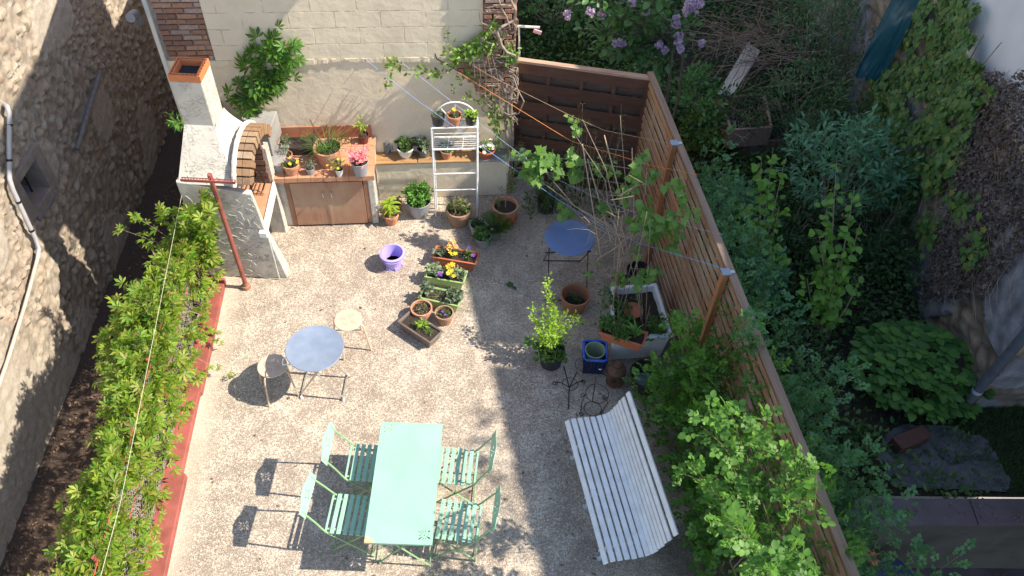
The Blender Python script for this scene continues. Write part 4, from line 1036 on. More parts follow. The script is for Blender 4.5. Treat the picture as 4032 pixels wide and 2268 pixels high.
L.build('foliage', LAN, leafmat('silver_leaf', [(.16, .17, .16), (.24, .25, .23)], .1), root)
potted('flower_pot', 'weathered terracotta pot of wilting pale stems below the plant stand', fp_(1153, 576, .13), .165, .235, m_terracotta('mossy_clay', (.36, .20, .12), (.30, .27, .18)), plant=both(bush(G_DRY, .22, .13, 20, .05, LAN, 7), bush(G_MID, .15, .16, 12, .05, OV, 6), canes(2, .38, TWIG, .04)), group=GF)
def saplingp(root, c, R):
    L = Leaves(); S = MB(); 
    spray(L, S, c, c+np.array([.03, .0, .95]), 8, .03, .04, .3, .008)
    for k in range(12): spray(L, S, c+np.array([.01, 0, .2+.03*k]), c+np.array([random.uniform(-.2, .25), random.uniform(-.15, .1), .35+.05*k]), 7, .045, .02, .3, .002)
    for k in range(8): spray(L, S, c+np.array([-.08, -.02, 0]), c+np.array([-.10+random.uniform(-.06, .06), -.03+random.uniform(-.05, .05), .15]), 7, .045, .02, .2, .002)
    S.build('stems', TWIG, root, fixn=False); L.build('foliage', LAN, G_MID, root)
potted('flower_pot', 'large terracotta pot with a thin sapling and saucer near the dark fence', fp_(1269, 567, .13), .168, .235, CLAY, plant=saplingp, saucer=ORANGEPL, group=GF)
potted('flower_pot', 'black tub of dark foliage in the shade beside the timber panel', fp_(1372, 540, .1), .12, .19, DARKPL, 'plain', .85, plant=bush(G_DARK, .22, .22, 34, .035, OV, 9), group=GF)
potted('flower_pot', 'pale plastic pot with dark leaves behind the fern pots', fp_(1201, 600, .08), .105, .18, simple('pale_grey_pot', (.42, .42, .38), .5, .1), 'plain', .75, plant=bush(G_DARK, .08, .09, 12, .045, OV, 5), group=GF)
def ferns(root, c, R):
    L = Leaves()
    for i in range(26):
        a = random.random()*6.28; o = np.array([math.cos(a), math.sin(a), 0]); L.add(c+o*.02, o*random.uniform(.3, 1.1)+np.array([0, 0, .8]), np.array([0, 0, 1.])-o*.2, random.uniform(.16, .26))
    L.build('fronds', FERN, G_MID, root)
potted('flower_pot', 'dark pot with an arching green fern', fp_(1243, 606, .07), .10, .15, simple('olive_grey_pot', (.17, .17, .13), .6), 'plain', .75, plant=ferns, group=GF)
potted('flower_pot', 'grey rimmed pot of strawberry leaves, frontmost of the fern cluster', fp_(1213, 628, .09), .11, .16, simple('stone_grey_pot', (.30, .28, .25), .7), 'plain', .75, plant=bush(G_MID, .10, .10, 16, .05, OVW, 5), group=GF)

# purple bucket
bk = thing('bucket', 'empty lilac plastic bucket standing on the open terrace', 'bucket', (-1.462, 6.745, 0))
MB().lathe([(.098, 0), (.122, .19), (.150, .195), (.155, .215), (.128, .222), (.118, .19), (.097, .02), (0, .02)], (0, 0, 0), 40).build('shell', PURPLE, bk, smooth=True, local=True)
MB().lathe([(.10, .055), (0, .055)], (0, 0, 0), 30).build('water', simple('murky_water', (.05, .03, .03), .08, .3), bk, local=True)
b = MB(); b.tube([(.155*math.cos(a)+.0, .155*math.sin(a)-.004, .20-.015*math.sin(-a)) for a in np.linspace(-math.pi, 0, 20)], .0045, 6)
for sx in (-1, 1): b.box((sx*.15, 0, .2), (.02, .05, .035))
b.build('handle', PURPLE, bk, smooth=True, local=True)
b = MB()
for k in range(6):
    a = k*math.pi/3; b.box((.104*math.cos(a), .104*math.sin(a), .02), (.02, .045, .04), rz=a)
b.build('foot', PURPLE, bk, local=True)

# troughs
GT = 'planters grouped on the terrace'
def tr(px0, py0, px1, py1, px2, py2, px3, py3, z):
    A = [at(px0, py0, z), at(px1, py1, z), at(px2, py2, z), at(px3, py3, z)]; c = sum(A)/4; e = (A[1]-A[0]+A[2]-A[3])/2; f = (A[3]-A[0]+A[2]-A[1])/2
    return (c[0], c[1], 0), math.atan2(e[1], e[0]), np.linalg.norm(e), np.linalg.norm(f)
c, a, Lx, Wy = tr(1088, 648, 1200, 668, 1205, 632, 1095, 615, .16)
def p1(root, w, z):
    tplant([(-.72, 0, G_GREY, .10, .08, 14, .04, OV, 7), (.55, .2, G_MID, .09, .07, 9, .035, OV, 6), (-.1, .1, G_MID, .12, .07, 10, .035, OV, 6)])(root, w, z)
    tblooms(root, w, z, [(F_ORG, [(-.25, .2, .17), (-.1, .35, .19), (-.15, -.1, .15), (-.32, .4, .2), (-.05, .1, .18), (-.3, -.2, .12), (.02, .0, .16), (-.2, .5, .22)]), (F_YEL, [(-.22, -.4, .09), (-.1, -.6, .08), (.02, -.5, .09), (-.3, .1, .15)]), (F_PUR, [(.6, .5, .14), (.85, -.4, .1)])], .03)
trough('planter_box', 'terracotta coloured ribbed trough with apricot and yellow pansies', c, a, .53, .19, .16, ORANGEPL, p1, GT, ribs=True)
c, a, Lx, Wy = tr(1070, 697, 1163, 714, 1175, 680, 1082, 665, .15)
def p2(root, w, z):
    tplant([(-.7, 0, leafmat('variegated_leaf', [(.10, .18, .07), (.35, .38, .28), (.16, .24, .1)], .2), .11, .10, 22, .04, OVW, 7), (.2, .1, G_GREY, .12, .10, 18, .042, OVW, 7), (.7, 0, G_GREY, .09, .08, 12, .036, OV, 7)])(root, w, z)
    tblooms(root, w, z, [(F_YEL, [(.25, -.5, .12), (.35, -.3, .13), (.2, -.7, .11), (.5, -.8, .09), (.12, .2, .14), (.25, .5, .15), (.3, .6, .14)]), (F_PUR, [(-.25, -.8, .09), (-.2, -.9, .08)])], .032)
trough('planter_box', 'lime rimmed trough crowded with bright yellow pansies', c, a, .46, .19, .15, GREENPL, p2, GT)
c, a, Lx, Wy = tr(1056, 750, 1150, 770, 1165, 738, 1066, 716, .15)
trough('planter_box', 'lime rimmed trough with mostly bare soil and grey-green leaves at both ends', c, a, .47, .19, .15, GREENPL, tplant([(-.8, .1, G_GREY, .14, .08, 12, .045, OVW, 6), (.65, .1, G_GREY, .12, .11, 20, .042, OVW, 7), (-.1, 0, G_DRY, .04, .14, 14, .02, LAN, 5)]), GT)
c, a, Lx, Wy = tr(1005, 806, 1085, 866, 1107, 830, 1032, 788, .14)
def p4(root, w, z):
    tplant([(.05, .2, G_LIME, .11, .06, 12, .05, LAN, 9), (.5, .0, G_MID, .06, .07, 9, .03, LAN, 6), (-.3, .1, G_MID, .07, .05, 7, .03, LAN, 6)])(root, w, z)
trough('planter_box', 'angled dark brown trough of soil with one lime green seedling clump', c, a, .47, .20, .15, simple('taupe_plastic', (.17, .13, .11), .5, .15), p4, GT)
GP2 = 'round terracotta pots by the troughs'
potted('flower_pot', 'terracotta pot of bare seedlings between the green trough and the brown trough', at(1061, 785, .09)*[1, 1, 0], .124, .17, CLAY, plant=bush(G_DRY, .05, .08, 20, .018, OV, 5), group=GP2)
potted('flower_pot', 'smaller mossy terracotta pot with a violet sprig right of the brown trough', at(1118, 797, .08)*[1, 1, 0], .108, .16, m_terracotta('mossy_clay', (.3, .2, .1)), plant=both(bush(G_MID, .06, .06, 8, .03, OV, 4), blooms(F_PUR, 2, .03, .05, .07, .014)), group=GP2)

# ------------------------------------------------------------------ perforated sheet helper (filled 2-D curve with real holes)
def sheet_with_holes(name, loops, th, mat, parent, M):
    cu = bpy.data.curves.new(name, 'CURVE'); cu.dimensions = '2D'; cu.fill_mode = 'BOTH'; cu.extrude = th/2
    for lp_ in loops:
        sp = cu.splines.new('POLY'); sp.points.add(len(lp_)-1); sp.use_cyclic_u = True
        for i, (x, y) in enumerate(lp_): sp.points[i].co = (x, y, 0, 1)
    to = bpy.data.objects.new('tmp', cu); col.objects.link(to)
    dg = bpy.context.evaluated_depsgraph_get(); me = bpy.data.meshes.new_from_object(to.evaluated_get(dg)); bpy.data.objects.remove(to); bpy.data.curves.remove(cu)
    me.name = name; me.transform(M); me.materials.clear(); me.materials.append(mat); me.update()
    o = bpy.data.objects.new(name, me); col.objects.link(o); o.parent = parent; return o
def petal(cx, cy, a, r0, r1, w, n=8):
    c, s = math.cos(a), math.sin(a); out = []
    for i in range(n):
        t = 2*math.pi*i/n; u = (r0+r1)/2+(r1-r0)/2*math.cos(t); v = w*math.sin(t)*(.6+.4*math.cos(t)); out.append((cx+u*c-v*s, cy+u*s+v*c))
    return out
def flower_holes(cx, cy, R, rot=.3):
    H = [[(cx+R*.10*math.cos(t), cy+R*.10*math.sin(t)) for t in np.linspace(0, 2*math.pi, 7)[:-1]]]
    for k in range(10):
        big = k in (1, 4, 6, 9); H.append(petal(cx, cy, rot+k*2*math.pi/10, R*.28, R*(1.0 if big else .72), R*(.15 if big else .075)))
    return H

# ------------------------------------------------------------------ mint green bistro set
tb = thing('garden_table', 'rectangular mint green metal folding table with cut-out flowers in two corners', 'table', (-.868, 3.484, 0), math.radians(1.0))
hx, hy = .2885, .594
lp0 = [(-hx, -hy), (hx, -hy), (hx, hy), (-hx, hy)]
sheet_with_holes('tabletop', [lp0]+flower_holes(-hx+.07, hy-.07, .06)+flower_holes(hx-.075, -hy+.085, .064, .1), .004, GREENM, tb, Matrix.Translation((0, 0, .728)))
b = MB()
for (x0, x1, y0, y1) in ((-hx, hx, -hy, -hy+.004), (-hx, hx, hy-.004, hy), (-hx, -hx+.004, -hy+.004, hy-.004), (hx-.004, hx, -hy+.004, hy-.004)): b.b2(x0, x1, y0, y1, .703, .7259)
b.build('edge', GREENM, tb, local=True)
b = MB()
for y in (-hy+.09, hy-.14): b.b2(-hx+.03, hx-.03, y, y+.025, .712, .7255)
b.build('brace', GREENM, tb, local=True)
for y in (-.47, .42):
    b = MB()
    for s in (-1, 1): b.tube([(s*.22, y+s*.012, .71), (-s*.23, y+s*.012, .012)], .008, 6)
    b.tube([(-.23, y-.012-.0, .02), (-.23, y+.03, .02)], .01, 6)
    b.build('leg', GREENCH, tb, local=True, smooth=True)
b = MB()
for s in (-1, 1): b.tube([(s*.23, -.47, .05), (s*.23, .42, .05)], .005, 6)
b.build('stretcher', GREENCH, tb, local=True)
ch = thing('folding_chair', 'mint green slatted folding chair, upper left of the green table', 'chair', (0, 0, 0), 0, 'bistro chairs around the green table')
SLW = simple('mint_slat', (.29, .50, .365), .42, .08, 6)
for i in range(7):
    x = -.20+i*.058; b = MB(); w_ = .038 if i else .018; b.box((x, 0, .452), (w_, .385 if i else .36, .014)); b.build('seat_slat', SLW, ch, local=True, bevel=.003)
for s in (-1, 1): b = MB(); b.b2(-.215, .165, s*.145-.009, s*.145+.009, .430, .4445); b.build('seat_rail', GREENCH, ch, local=True)
b = MB()
for i in range(1, 7):
    for s in (-1, 1): b.lathe([(.007, .459), (.005, .4635), (0, .464)], (-.20+i*.058, s*.145, 0), 8)
b.build('rivet', STEEL, ch, local=True)
for s in (-1, 1):
    b = MB(); b.tube([(-.36, s*.165, .80), (-.335, s*.168, .74), (-.27, s*.175, .62), (-.20, s*.185, .47), (-.16, s*.185, .42), (.2, s*.185, .012)], .009, 6); b.build('back_leg', GREENCH, ch, local=True, smooth=True)
    b = MB(); b.tube([(.155, s*.165, .435), (-.20, s*.165, .012)], .009, 6); b.build('front_leg', GREENCH, ch, local=True, smooth=True)
b = MB()
for (x, w_) in ((.19, .185), (-.19, .165)): b.tube([(x, -w_, .03), (x, w_, .03)], .0055, 6)
b.tube([(-.02, -.185, .23), (-.02, .185, .23)], .005, 6); b.build('stretcher', GREENCH, ch, local=True)
hw_ = .205
top = [(-hw_, -.065), (hw_, -.065)]+[(hw_, .04), (hw_-.03, .046), (.11, .055), (.07, .075), (0, .085), (-.07, .075), (-.11, .055), (-hw_+.03, .046), (-hw_, .04)]
Mb = Matrix.Translation((-.352, 0, .79)) @ Matrix.Rotation(math.radians(-22), 4, 'Y') @ Matrix.Rotation(math.radians(90), 4, 'Z') @ Matrix.Rotation(math.radians(90), 4, 'X')
sheet_with_holes('backrest', [top]+flower_holes(0, .0, .055), .003, GREENM, ch, Mb)
seats = [(-1.262, 3.79, 0, 'mint green slatted folding chair, upper left of the green table'),
         (-1.345, 3.262, -.03, 'mint green slatted folding chair nearest the two flower-patterned shadows, lower left of the table'),
         (-.455, 3.80, math.pi-.04, 'mint green slatted folding chair, upper right of the green table'),
         (-.395, 3.255, math.pi-.07, 'mint green slatted folding chair beside leafy shade, lower right of the table')]
for i, (x, y, a, lb) in enumerate(seats):
    o = ch if i == 0 else tree_copy(ch); o.location = (x, y, 0); o.rotation_euler = (0, 0, a); o['label'] = lb

# ------------------------------------------------------------------ round grey table, stools
rt = thing('round_table', 'round grey metal folding table in the sun between two beige stools', 'table', (-1.958, 4.895, 0))
b = MB(); b.lathe([(0, .716), (.283, .716), (.290, .720), (.292, .727), (.287, .733), (.281, .731), (0, .7305)], (0, 0, 0), 64); b.build('tabletop', GREYM, rt, smooth=True, local=True)
for (xt, xb) in ((.16, -.222), (-.16, .222)):
    b = MB(); s = 1 if xt > 0 else -1; o_ = .012*s
    b.tube([(xt, -.10, .712), (xb, -.115+o_, .05), (xb, -.13+o_, .012)], .0095, 8); b.build('leg', STEEL, rt, local=True, smooth=True)
    b = MB(); b.tube([(xt, .16, .712), (xb, .17+o_, .05), (xb, .185+o_, .012)], .0095, 8); b.build('leg', STEEL, rt, local=True, smooth=True)
b = MB()
for s in (-1, 1): b.tube([(s*.222, -.12, .03), (s*.222, .175, .03)], .006, 6); b.tube([(s*.16, -.10, .705), (s*.16, .16, .705)], .008, 6)
b.tube([(-.24, -.10, .70), (-.30, -.13, .69), (-.285, -.20, .69), (-.2, -.19, .70)], .006, 6)
b.build('stretcher', STEEL, rt, local=True)
b = MB()
for (x, y) in ((-.222, -.13), (.222, -.13), (-.222, .185), (.222, .185)): b.lathe([(.016, 0), (.018, .012), (.01, .028), (0, .03)], (x, y, 0), 12)
b.build('foot_cap', WHITEPL, rt, smooth=True, local=True)
stl = thing('stool', 'round beige metal stool half in the shadow of the grey table', 'stool', (0, 0, 0), 0, 'beige stools by the round table')
R = .145; circ = [(R*math.cos(t), R*math.sin(t)) for t in np.linspace(0, 2*math.pi, 49)[:-1]]; hs = []
for qx in (-1, 1):
    for qy in (-1, 1):
        for i in range(6):
            for j in range(6):
                x = qx*(.014+i*.0115); y = qy*(.014+j*.0115); s = .0032; hs.append([(x-s, y-s), (x+s, y-s), (x+s, y+s), (x-s, y+s)])
sheet_with_holes('seat', [circ]+hs, .002, BEIGEM, stl, Matrix.Translation((0, 0, .448)))
b = MB(); b.tube([(R*math.cos(t), R*math.sin(t), .443) for t in np.linspace(0, 2*math.pi, 41)[:-1]], .0065, 8, closed=True); b.build('rim', BEIGEM, stl, smooth=True, local=True)
for k in range(4):
    a = math.radians(45+90*k); c, s = math.cos(a), math.sin(a); b = MB()
    b.tube([(c*.02, s*.02, .438), (c*.11, s*.11, .438), (c*.150, s*.150, .43), (c*.172, s*.172, .405), (c*.20, s*.20, .2), (c*.225, s*.225, .0)], .0095, 8); b.build('leg', BEIGEM, stl, smooth=True, local=True)
s2 = tree_copy(stl); stl.location = (-2.43, 4.85, 0); stl.rotation_euler = (0, 0, .50); s2.location = (-1.755, 5.50, 0); s2.rotation_euler = (0, 0, .50)
s2['label'] = 'round beige metal stool fully in the sun behind the grey table'

# blue table in the shade
bt = thing('round_table', 'round blue folding table standing in the shade beneath the vine canes', 'table', (.630, 6.64, 0), .05)
b = MB(); b.lathe([(0, .716), (.280, .716), (.288, .722), (.285, .731), (0, .7305)], (0, 0, 0), 64); b.build('tabletop', BLUEM, bt, smooth=True, local=True)
for s in (-1, 1):
    b = MB(); y0, y1 = (-.2, .3) if s > 0 else (.2, -.34)
    for x in (-.23-.012*s, .23-.012*s): b.tube([(x, y0, .71), (x, y1, .012)], .006, 6)
    b.tube([(-.23-.012*s, y1, .014), (.23-.012*s, y1, .014)], .006, 6); b.build('leg', BLACKI, bt, local=True)
b = MB(); b.tube([(-.29, -.21, .69), (.24, -.18, .69)], .008, 6); b.build('brace', BLACKI, bt, local=True)

# ------------------------------------------------------------------ white slatted bench
B0 = np.array([.614, 4.387, 0]); BD = np.array([.224, -.975, 0]); BD /= np.linalg.norm(BD); BU = np.array([-BD[1], BD[0], 0]); BL = 1.485
bn = thing('bench', 'long white slatted garden bench standing in the shade by the roses', 'bench', B0)
def bp(u, l, z): return B0+BU*u+BD*l+np.array([0, 0, z])
prof = [(0.0, .405, 35, .05), (.062, .425, 4, .049), (.128, .423, -2, .049), (.194, .418, -3, .049), (.26, .413, -3, .049), (.325, .410, 2, .049), (.383, .421, 18, .048), (.424, .447, 42, .043), (.452, .487, 58, .043), (.475, .534, 64, .043), (.495, .582, 66, .043), (.514, .632, 66, .043), (.540, .69, 60, .05), (.580, .765, 56, .056)]
for (u, z, ang, wd) in prof:
    a = math.radians(ang); cu_, su_ = math.cos(a), math.sin(a); du = BU*cu_+np.array([0, 0, su_]); dn = -BU*su_+np.array([0, 0, cu_]); c = bp(u, 0, z)
    j = random.uniform(-.003, .003); b = MB(); Pn = []
    for tz in (-.011, .011):
        for (l, s) in ((0, -1), (BL, -1), (BL, 1), (0, 1)): Pn.append(c+du*s*wd/2+dn*tz+BD*(l+j))
    b.hexa(Pn); b.build('slat', BENCHM, bn, bevel=.006)
for l in (.20, .74, 1.27):
    b = MB(); pts = [bp(u, l, z-.022) if u < .33 else bp(u+.018, l, z-.012) for (u, z, a, wd) in prof]
    for i in range(len(pts)-1):
        q = (BD*.018); A, C = pts[i], pts[i+1]; dz = np.array([0, 0, -.014]) if prof[i][0] < .33 else BU*.014
        b.hexa([A-q, A+q, C+q, C-q, A-q+dz, A+q+dz, C+q+dz, C-q+dz])
    b.build('support', simple('bench_iron', (.50, .54, .58), .45, .12), bn)
    b = MB()
    for (u0, z0, u1, z1) in ((.10, .38, .05, 0), (.42, .40, .56, 0), (.08, .2, .5, .2)):
        if z0 == z1 == .2: continue
        b.tube([bp(u0, l, z0), bp(u1, l, z1)], .016, 6)
    b.tube([bp(.01, l, .19), bp(.25, l, .27), bp(.50, l, .19)], .012, 6); b.build('leg', simple('bench_iron', (.5, .5, .5)), bn, smooth=True)
    b = MB(); b.box(bp(.045, l, .008), (.05, .045, .014), rz=math.atan2(BU[1], BU[0])); b.box(bp(.56, l, .008), (.05, .045, .014), rz=math.atan2(BU[1], BU[0])); b.build('foot_plate', simple('bench_iron', (.5, .5, .5)), bn)

# ------------------------------------------------------------------ things in the shade on the right
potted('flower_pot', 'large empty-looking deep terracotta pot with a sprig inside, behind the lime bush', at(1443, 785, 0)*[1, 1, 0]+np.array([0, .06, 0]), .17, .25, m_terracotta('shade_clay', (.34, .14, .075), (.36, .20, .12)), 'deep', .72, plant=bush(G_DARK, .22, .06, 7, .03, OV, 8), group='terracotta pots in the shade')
def limebush(root, c, R):
    L = Leaves(); S = MB(); 
    for (px, py, z) in ((1378, 690, 1.0), (1368, 720, .95), (1385, 735, .9), (1340, 770, .72), (1330, 800, .6), (1395, 770, .75), (1365, 800, .65), (1385, 830, .6), (1405, 790, .6), (1470, 800, .6), (1455, 790, .62), (1430, 785, .65), (1350, 830, .6), (1345, 850, .45), (1375, 860, .45), (1400, 850, .45), (1370, 780, .7), (1390, 800, .65)):
        spray(L, S, c+np.array([0, 0, .08]), at(px, py, z), 44, .037, .042, .28, .004, up=.7, bow=.1, seg=4)
    S.build('stems', BARK, root, fixn=False); L.build('foliage', OV, G_LIME, root)
    L = Leaves(); S = MB()
    for (px, py, z) in ((1330, 870, .35), (1325, 855, .42), (1350, 845, .4), (1415, 850, .4), (1400, 860, .35), (1360, 890, .25), (1345, 905, .2)):
        spray(L, S, c+rnd(1)[0]*.05*[1, 1, 0], at(px, py, z), 18, .05, .03, .2, .003, up=.6)
    for k in range(26): q = c+np.array([random.uniform(-.12, .13), random.uniform(-.12, .1), .0]); spray(L, S, q, q+np.array([random.uniform(-.04, .07), random.uniform(-.08, .03), .09]), 6, .04, .03, .3, .0015, up=.9)
    L.build('undergrowth', OVW, G_MID, root)
potted('shrub_pot', 'black pot with a tall sunlit lime green privet shrub', at(1385, 936, 0)*[1, 1, 0]+np.array([0, .13, 0]), .145, .23, DARKPL, 'plain', .8, plant=limebush, cat='potted shrub', group=None)
# white tub with vine
TC = [at(1543, 732, .45), at(1653, 724, .45), at(1690, 838, .45), at(1531, 857, .45)]
tc = (TC[0]+TC[1]+TC[2]+TC[3])/4; tub = thing('planter_tub', 'old white bathtub planter holding soil, vine canes and a clay saucer', 'planter', (tc[0], tc[1], 0))
T2 = [np.array([1.10, 5.40, .45]), np.array([1.755, 5.50, .45]), np.array([1.64, 6.24, .45]), np.array([1.13, 6.16, .45])]; cc = sum(T2)/4
def ring(k, z): return [np.array([cc[0]+(q[0]-cc[0])*k, cc[1]+(q[1]-cc[1])*k, z]) for q in T2]
b = MB(); V = ring(.86, 0)+ring(.97, .40)+ring(.98, .45)+ring(.90, .45)+ring(.86, .36); F = [(3, 2, 1, 0)]
for lv in range(4):
    for k in range(4): F.append((lv*4+k, lv*4+(k+1) % 4, lv*4+4+(k+1) % 4, lv*4+4+k))
b.add(V, F); b.build('shell', WHITEPL, tub, bevel=.012, fixn=False)
b = MB(); A, B_ = ring(1.03, .452), ring(.90, .452); A2, B2 = ring(1.03, .415), ring(.90, .4505)
for k in range(4):
    l = (k+1) % 4; b.hexa([A2[k], A2[l], B2[l]-[0, 0, .01], B2[k]-[0, 0, .01], A[k]+[0, 0, .003], A[l]+[0, 0, .003], B_[l]+[0, 0, .003], B_[k]+[0, 0, .003]])
b.build('rim', simple('white_tub_rim', (.70, .71, .74), .35, .06), tub, bevel=.008)
b = MB(); V = ring(.87, .37); n1 = 12; G = []; F = []
for i in range(n1+1):
    for j in range(n1+1):
        u, v = i/n1, j/n1; q = V[0]*(1-u)*(1-v)+V[1]*u*(1-v)+V[2]*u*v+V[3]*(1-u)*v; G.append(q+np.array([0, 0, .03*noise.noise(Vector((u*5, v*5, 3)))]))
for i in range(n1):
    for j in range(n1): F.append((i*(n1+1)+j, (i+1)*(n1+1)+j, (i+1)*(n1+1)+j+1, i*(n1+1)+j+1))
b.add(G, F); b.build('soil', SOIL, tub, smooth=True, fixn=False)
L = Leaves(); S = MB()
for (x, y, n) in ((1.20, 5.95, 16), (1.22, 5.75, 12), (1.60, 5.55, 16), (1.68, 5.62, 10), (1.3, 5.6, 10)):
    for k in range(n):
        q = np.array([x+random.gauss(0, .06), y+random.gauss(0, .08), .36]); spray(L, S, q, q+np.array([random.gauss(-.04, .06), random.gauss(0, .06), random.uniform(.08, .24)]), 7, .05, .03, .2, .002, up=.9)
L.build('weeds', OV, G_MID, tub)
b = MB(); MB().lathe([(.0, 0), (.10, 0), (.115, .018), (.108, .018), (.095, .006), (0, .006)], (1.36, 5.86, .40), 28).build('clay_saucer', ORANGEPL, None, smooth=True)
o = bpy.data.objects['clay_saucer']; tag(o, 'round orange clay saucer lying on the soil of the white tub', 'saucer')
def p5(root, w, z):
    tplant([(-.8, .0, G_MID, .16, .10, 22, .05, OV, 8), (-.3, .0, G_MID, .14, .10, 18, .06, LAN, 8), (.55, -.1, G_MINT, .12, .05, 7, .12, LAN, 4), (.0, -.5, G_MID, .10, .10, 14, .045, OV, 8)])(root, w, z)
q = at(1590, 852, .52); t_ = trough('planter_box', 'terracotta trough of weeds perched on the near rim of the white tub', (q[0]-.10, q[1]+.02, .455), -.33, .47, .18, .14, ORANGEPL, p5)
# crate with green pot
cq = at(1498, 922, 0); cr_ = thing('crate', 'dark blue plastic basket with a bright blue rim beside the white tub', 'crate', (.94, 5.38, 0))
b = MB(); x, y = .125, .135
for k in range(8):
    z0 = .02+k*.03; s = .86+.14*z0/.27
    for (x0, x1, y0, y1) in ((-x*s, x*s, -y*s, -y*s+.006), (-x*s, x*s, y*s-.006, y*s), (-x*s, -x*s+.006, -y*s+.006, y*s-.006), (x*s-.006, x*s, -y*s+.006, y*s-.006)): b.b2(x0, x1, y0, y1, z0, z0+.02)
for k in range(7):
    f = -1+2*k/6
    for s in (-1, 1):
        b.hexa([(f*x*.86-.008, s*y*.86-.003, 0), (f*x*.86+.008, s*y*.86-.003, 0), (f*x*.86+.008, s*y*.86+.003, 0), (f*x*.86-.008, s*y*.86+.003, 0), (f*x-.008, s*y-.003, .26), (f*x+.008, s*y-.003, .26), (f*x+.008, s*y+.003, .26), (f*x-.008, s*y+.003, .26)])
        b.hexa([(s*x*.86-.003, f*y*.86-.008, 0), (s*x*.86+.003, f*y*.86-.008, 0), (s*x*.86+.003, f*y*.86+.008, 0), (s*x*.86-.003, f*y*.86+.008, 0), (s*x-.003, f*y-.008, .26), (s*x+.003, f*y-.008, .26), (s*x+.003, f*y+.008, .26), (s*x-.003, f*y+.008, .26)])
b.b2(-x*.85, x*.85, -y*.85, y*.85, .002, .01)
b.build('basket', NAVY, cr_, local=True)
b = MB(); b.tube([(-x, -y+.03, .27), (-x, y-.03, .27), (-x+.03, y, .27), (x-.03, y, .27), (x, y-.03, .27), (x, -y+.03, .27), (x-.03, -y, .27), (-x+.03, -y, .27)], .014, 8, closed=True); b.build('rim', BLUEPL, cr_, smooth=True, local=True)
b = MB(); b.b2(.05, .085, -y*.93-.006, -y*.93-.003, .10, .12); b.build('tag', WHITEPL, cr_, local=True)
g2 = thing('empty_pot', 'pale green round pot with a little soil sitting in the blue basket', 'pot', (.94, 5.385, .012))
MB().lathe([(.08, 0), (.112, .27), (.104, .27), (.078, .03), (0, .03)], (0, 0, 0), 32).build('pot', simple('pistachio_plastic', (.30, .36, .24), .45, .1), g2, smooth=True, local=True)
MB().lathe([(.075, .045), (0, .05)], (0, 0, 0), 20).build('soil', m_soil('damp_soil', (.08, .06, .035)), g2, local=True)
# rusty can
rc = thing('rusty_can', 'rusty brown metal can with a narrow neck and spout beside the crate', 'watering can', (1.175, 5.175, 0), .1)
MB().lathe([(.096, 0), (.098, .22), (.101, .225), (.097, .23), (.085, .262), (.045, .285), (.042, .31), (.048, .315), (.046, .325), (.030, .33), (.028, .345), (0, .347)], (0, 0, 0), 32).build('body', RUST, rc, smooth=True, local=True)
b = MB(); b.tube([(-.03, -.085, .13), (-.06, -.12, .16), (-.115, -.16, .19)], [.018, .014, .011], 8); b.build('spout', RUST, rc, smooth=True, local=True)
b = MB(); b.tube([(-.095, .02, .20), (-.135, .02, .19), (-.14, .02, .13), (-.1, .02, .09)], .006, 6); b.build('handle', RUST, rc, smooth=True, local=True)
dk = thing('tub', 'dark tub holding crumpled grey plastic, half hidden by the rose leaves', 'tub', (1.50, 5.14, 0))
MB().lathe([(.14, 0), (.19, .24), (.182, .24), (.13, .02), (0, .02)], (0, 0, 0), 32).build('shell', simple('sooty_tub', (.035, .025, .02), .7, .3), dk, smooth=True, local=True)
b = MB(); V = []; n_ = 10
for i in range(n_):
    for j in range(n_):
        u, v = (i/(n_-1)-.5)*2, (j/(n_-1)-.5)*2; q = 1/max(1, math.hypot(u, v)); V.append((u*q*.14, v*q*.14-.01, .10+.04*noise.noise(Vector((u*2, v*2, 1)))-.03*v))
b.add(V, [(i*n_+j, (i+1)*n_+j, (i+1)*n_+j+1, i*n_+j+1) for i in range(n_-1) for j in range(n_-1)]); b.build('plastic_sheet', simple('grey_blue_sheet', (.13, .17, .22), .4, .3), dk, smooth=True, local=True)
potted('flower_pot', 'black pot of dry brown grass standing behind the white tub', np.array([1.36, 6.42, 0]), .15, .22, DARKPL, 'plain', .8, plant=lambda root, c, R: (lambda L: ([L.add(c, np.array([math.cos(a), math.sin(a), random.uniform(.1, .9)]), np.array([0, 0, 1.]), random.uniform(.14, .26)) for a in np.linspace(0, 40, 80)], L.build('dry_grass', T_blade(.012, .7), G_DRY, root)))(Leaves()), group='dark pots in the shade')
MB().lathe([(.10, 0), (.15, .26), (.14, .26), (.09, .02), (0, .02)], (1.50, 6.62, 0), 28).build('empty_pot', DARKPL, None, smooth=True)
o = [q for q in bpy.data.objects if q.name.startswith('empty_pot') and q.type == 'MESH'][-1]; tag(o, 'empty black pot in the deep shade under the vine against the fence', 'pot')

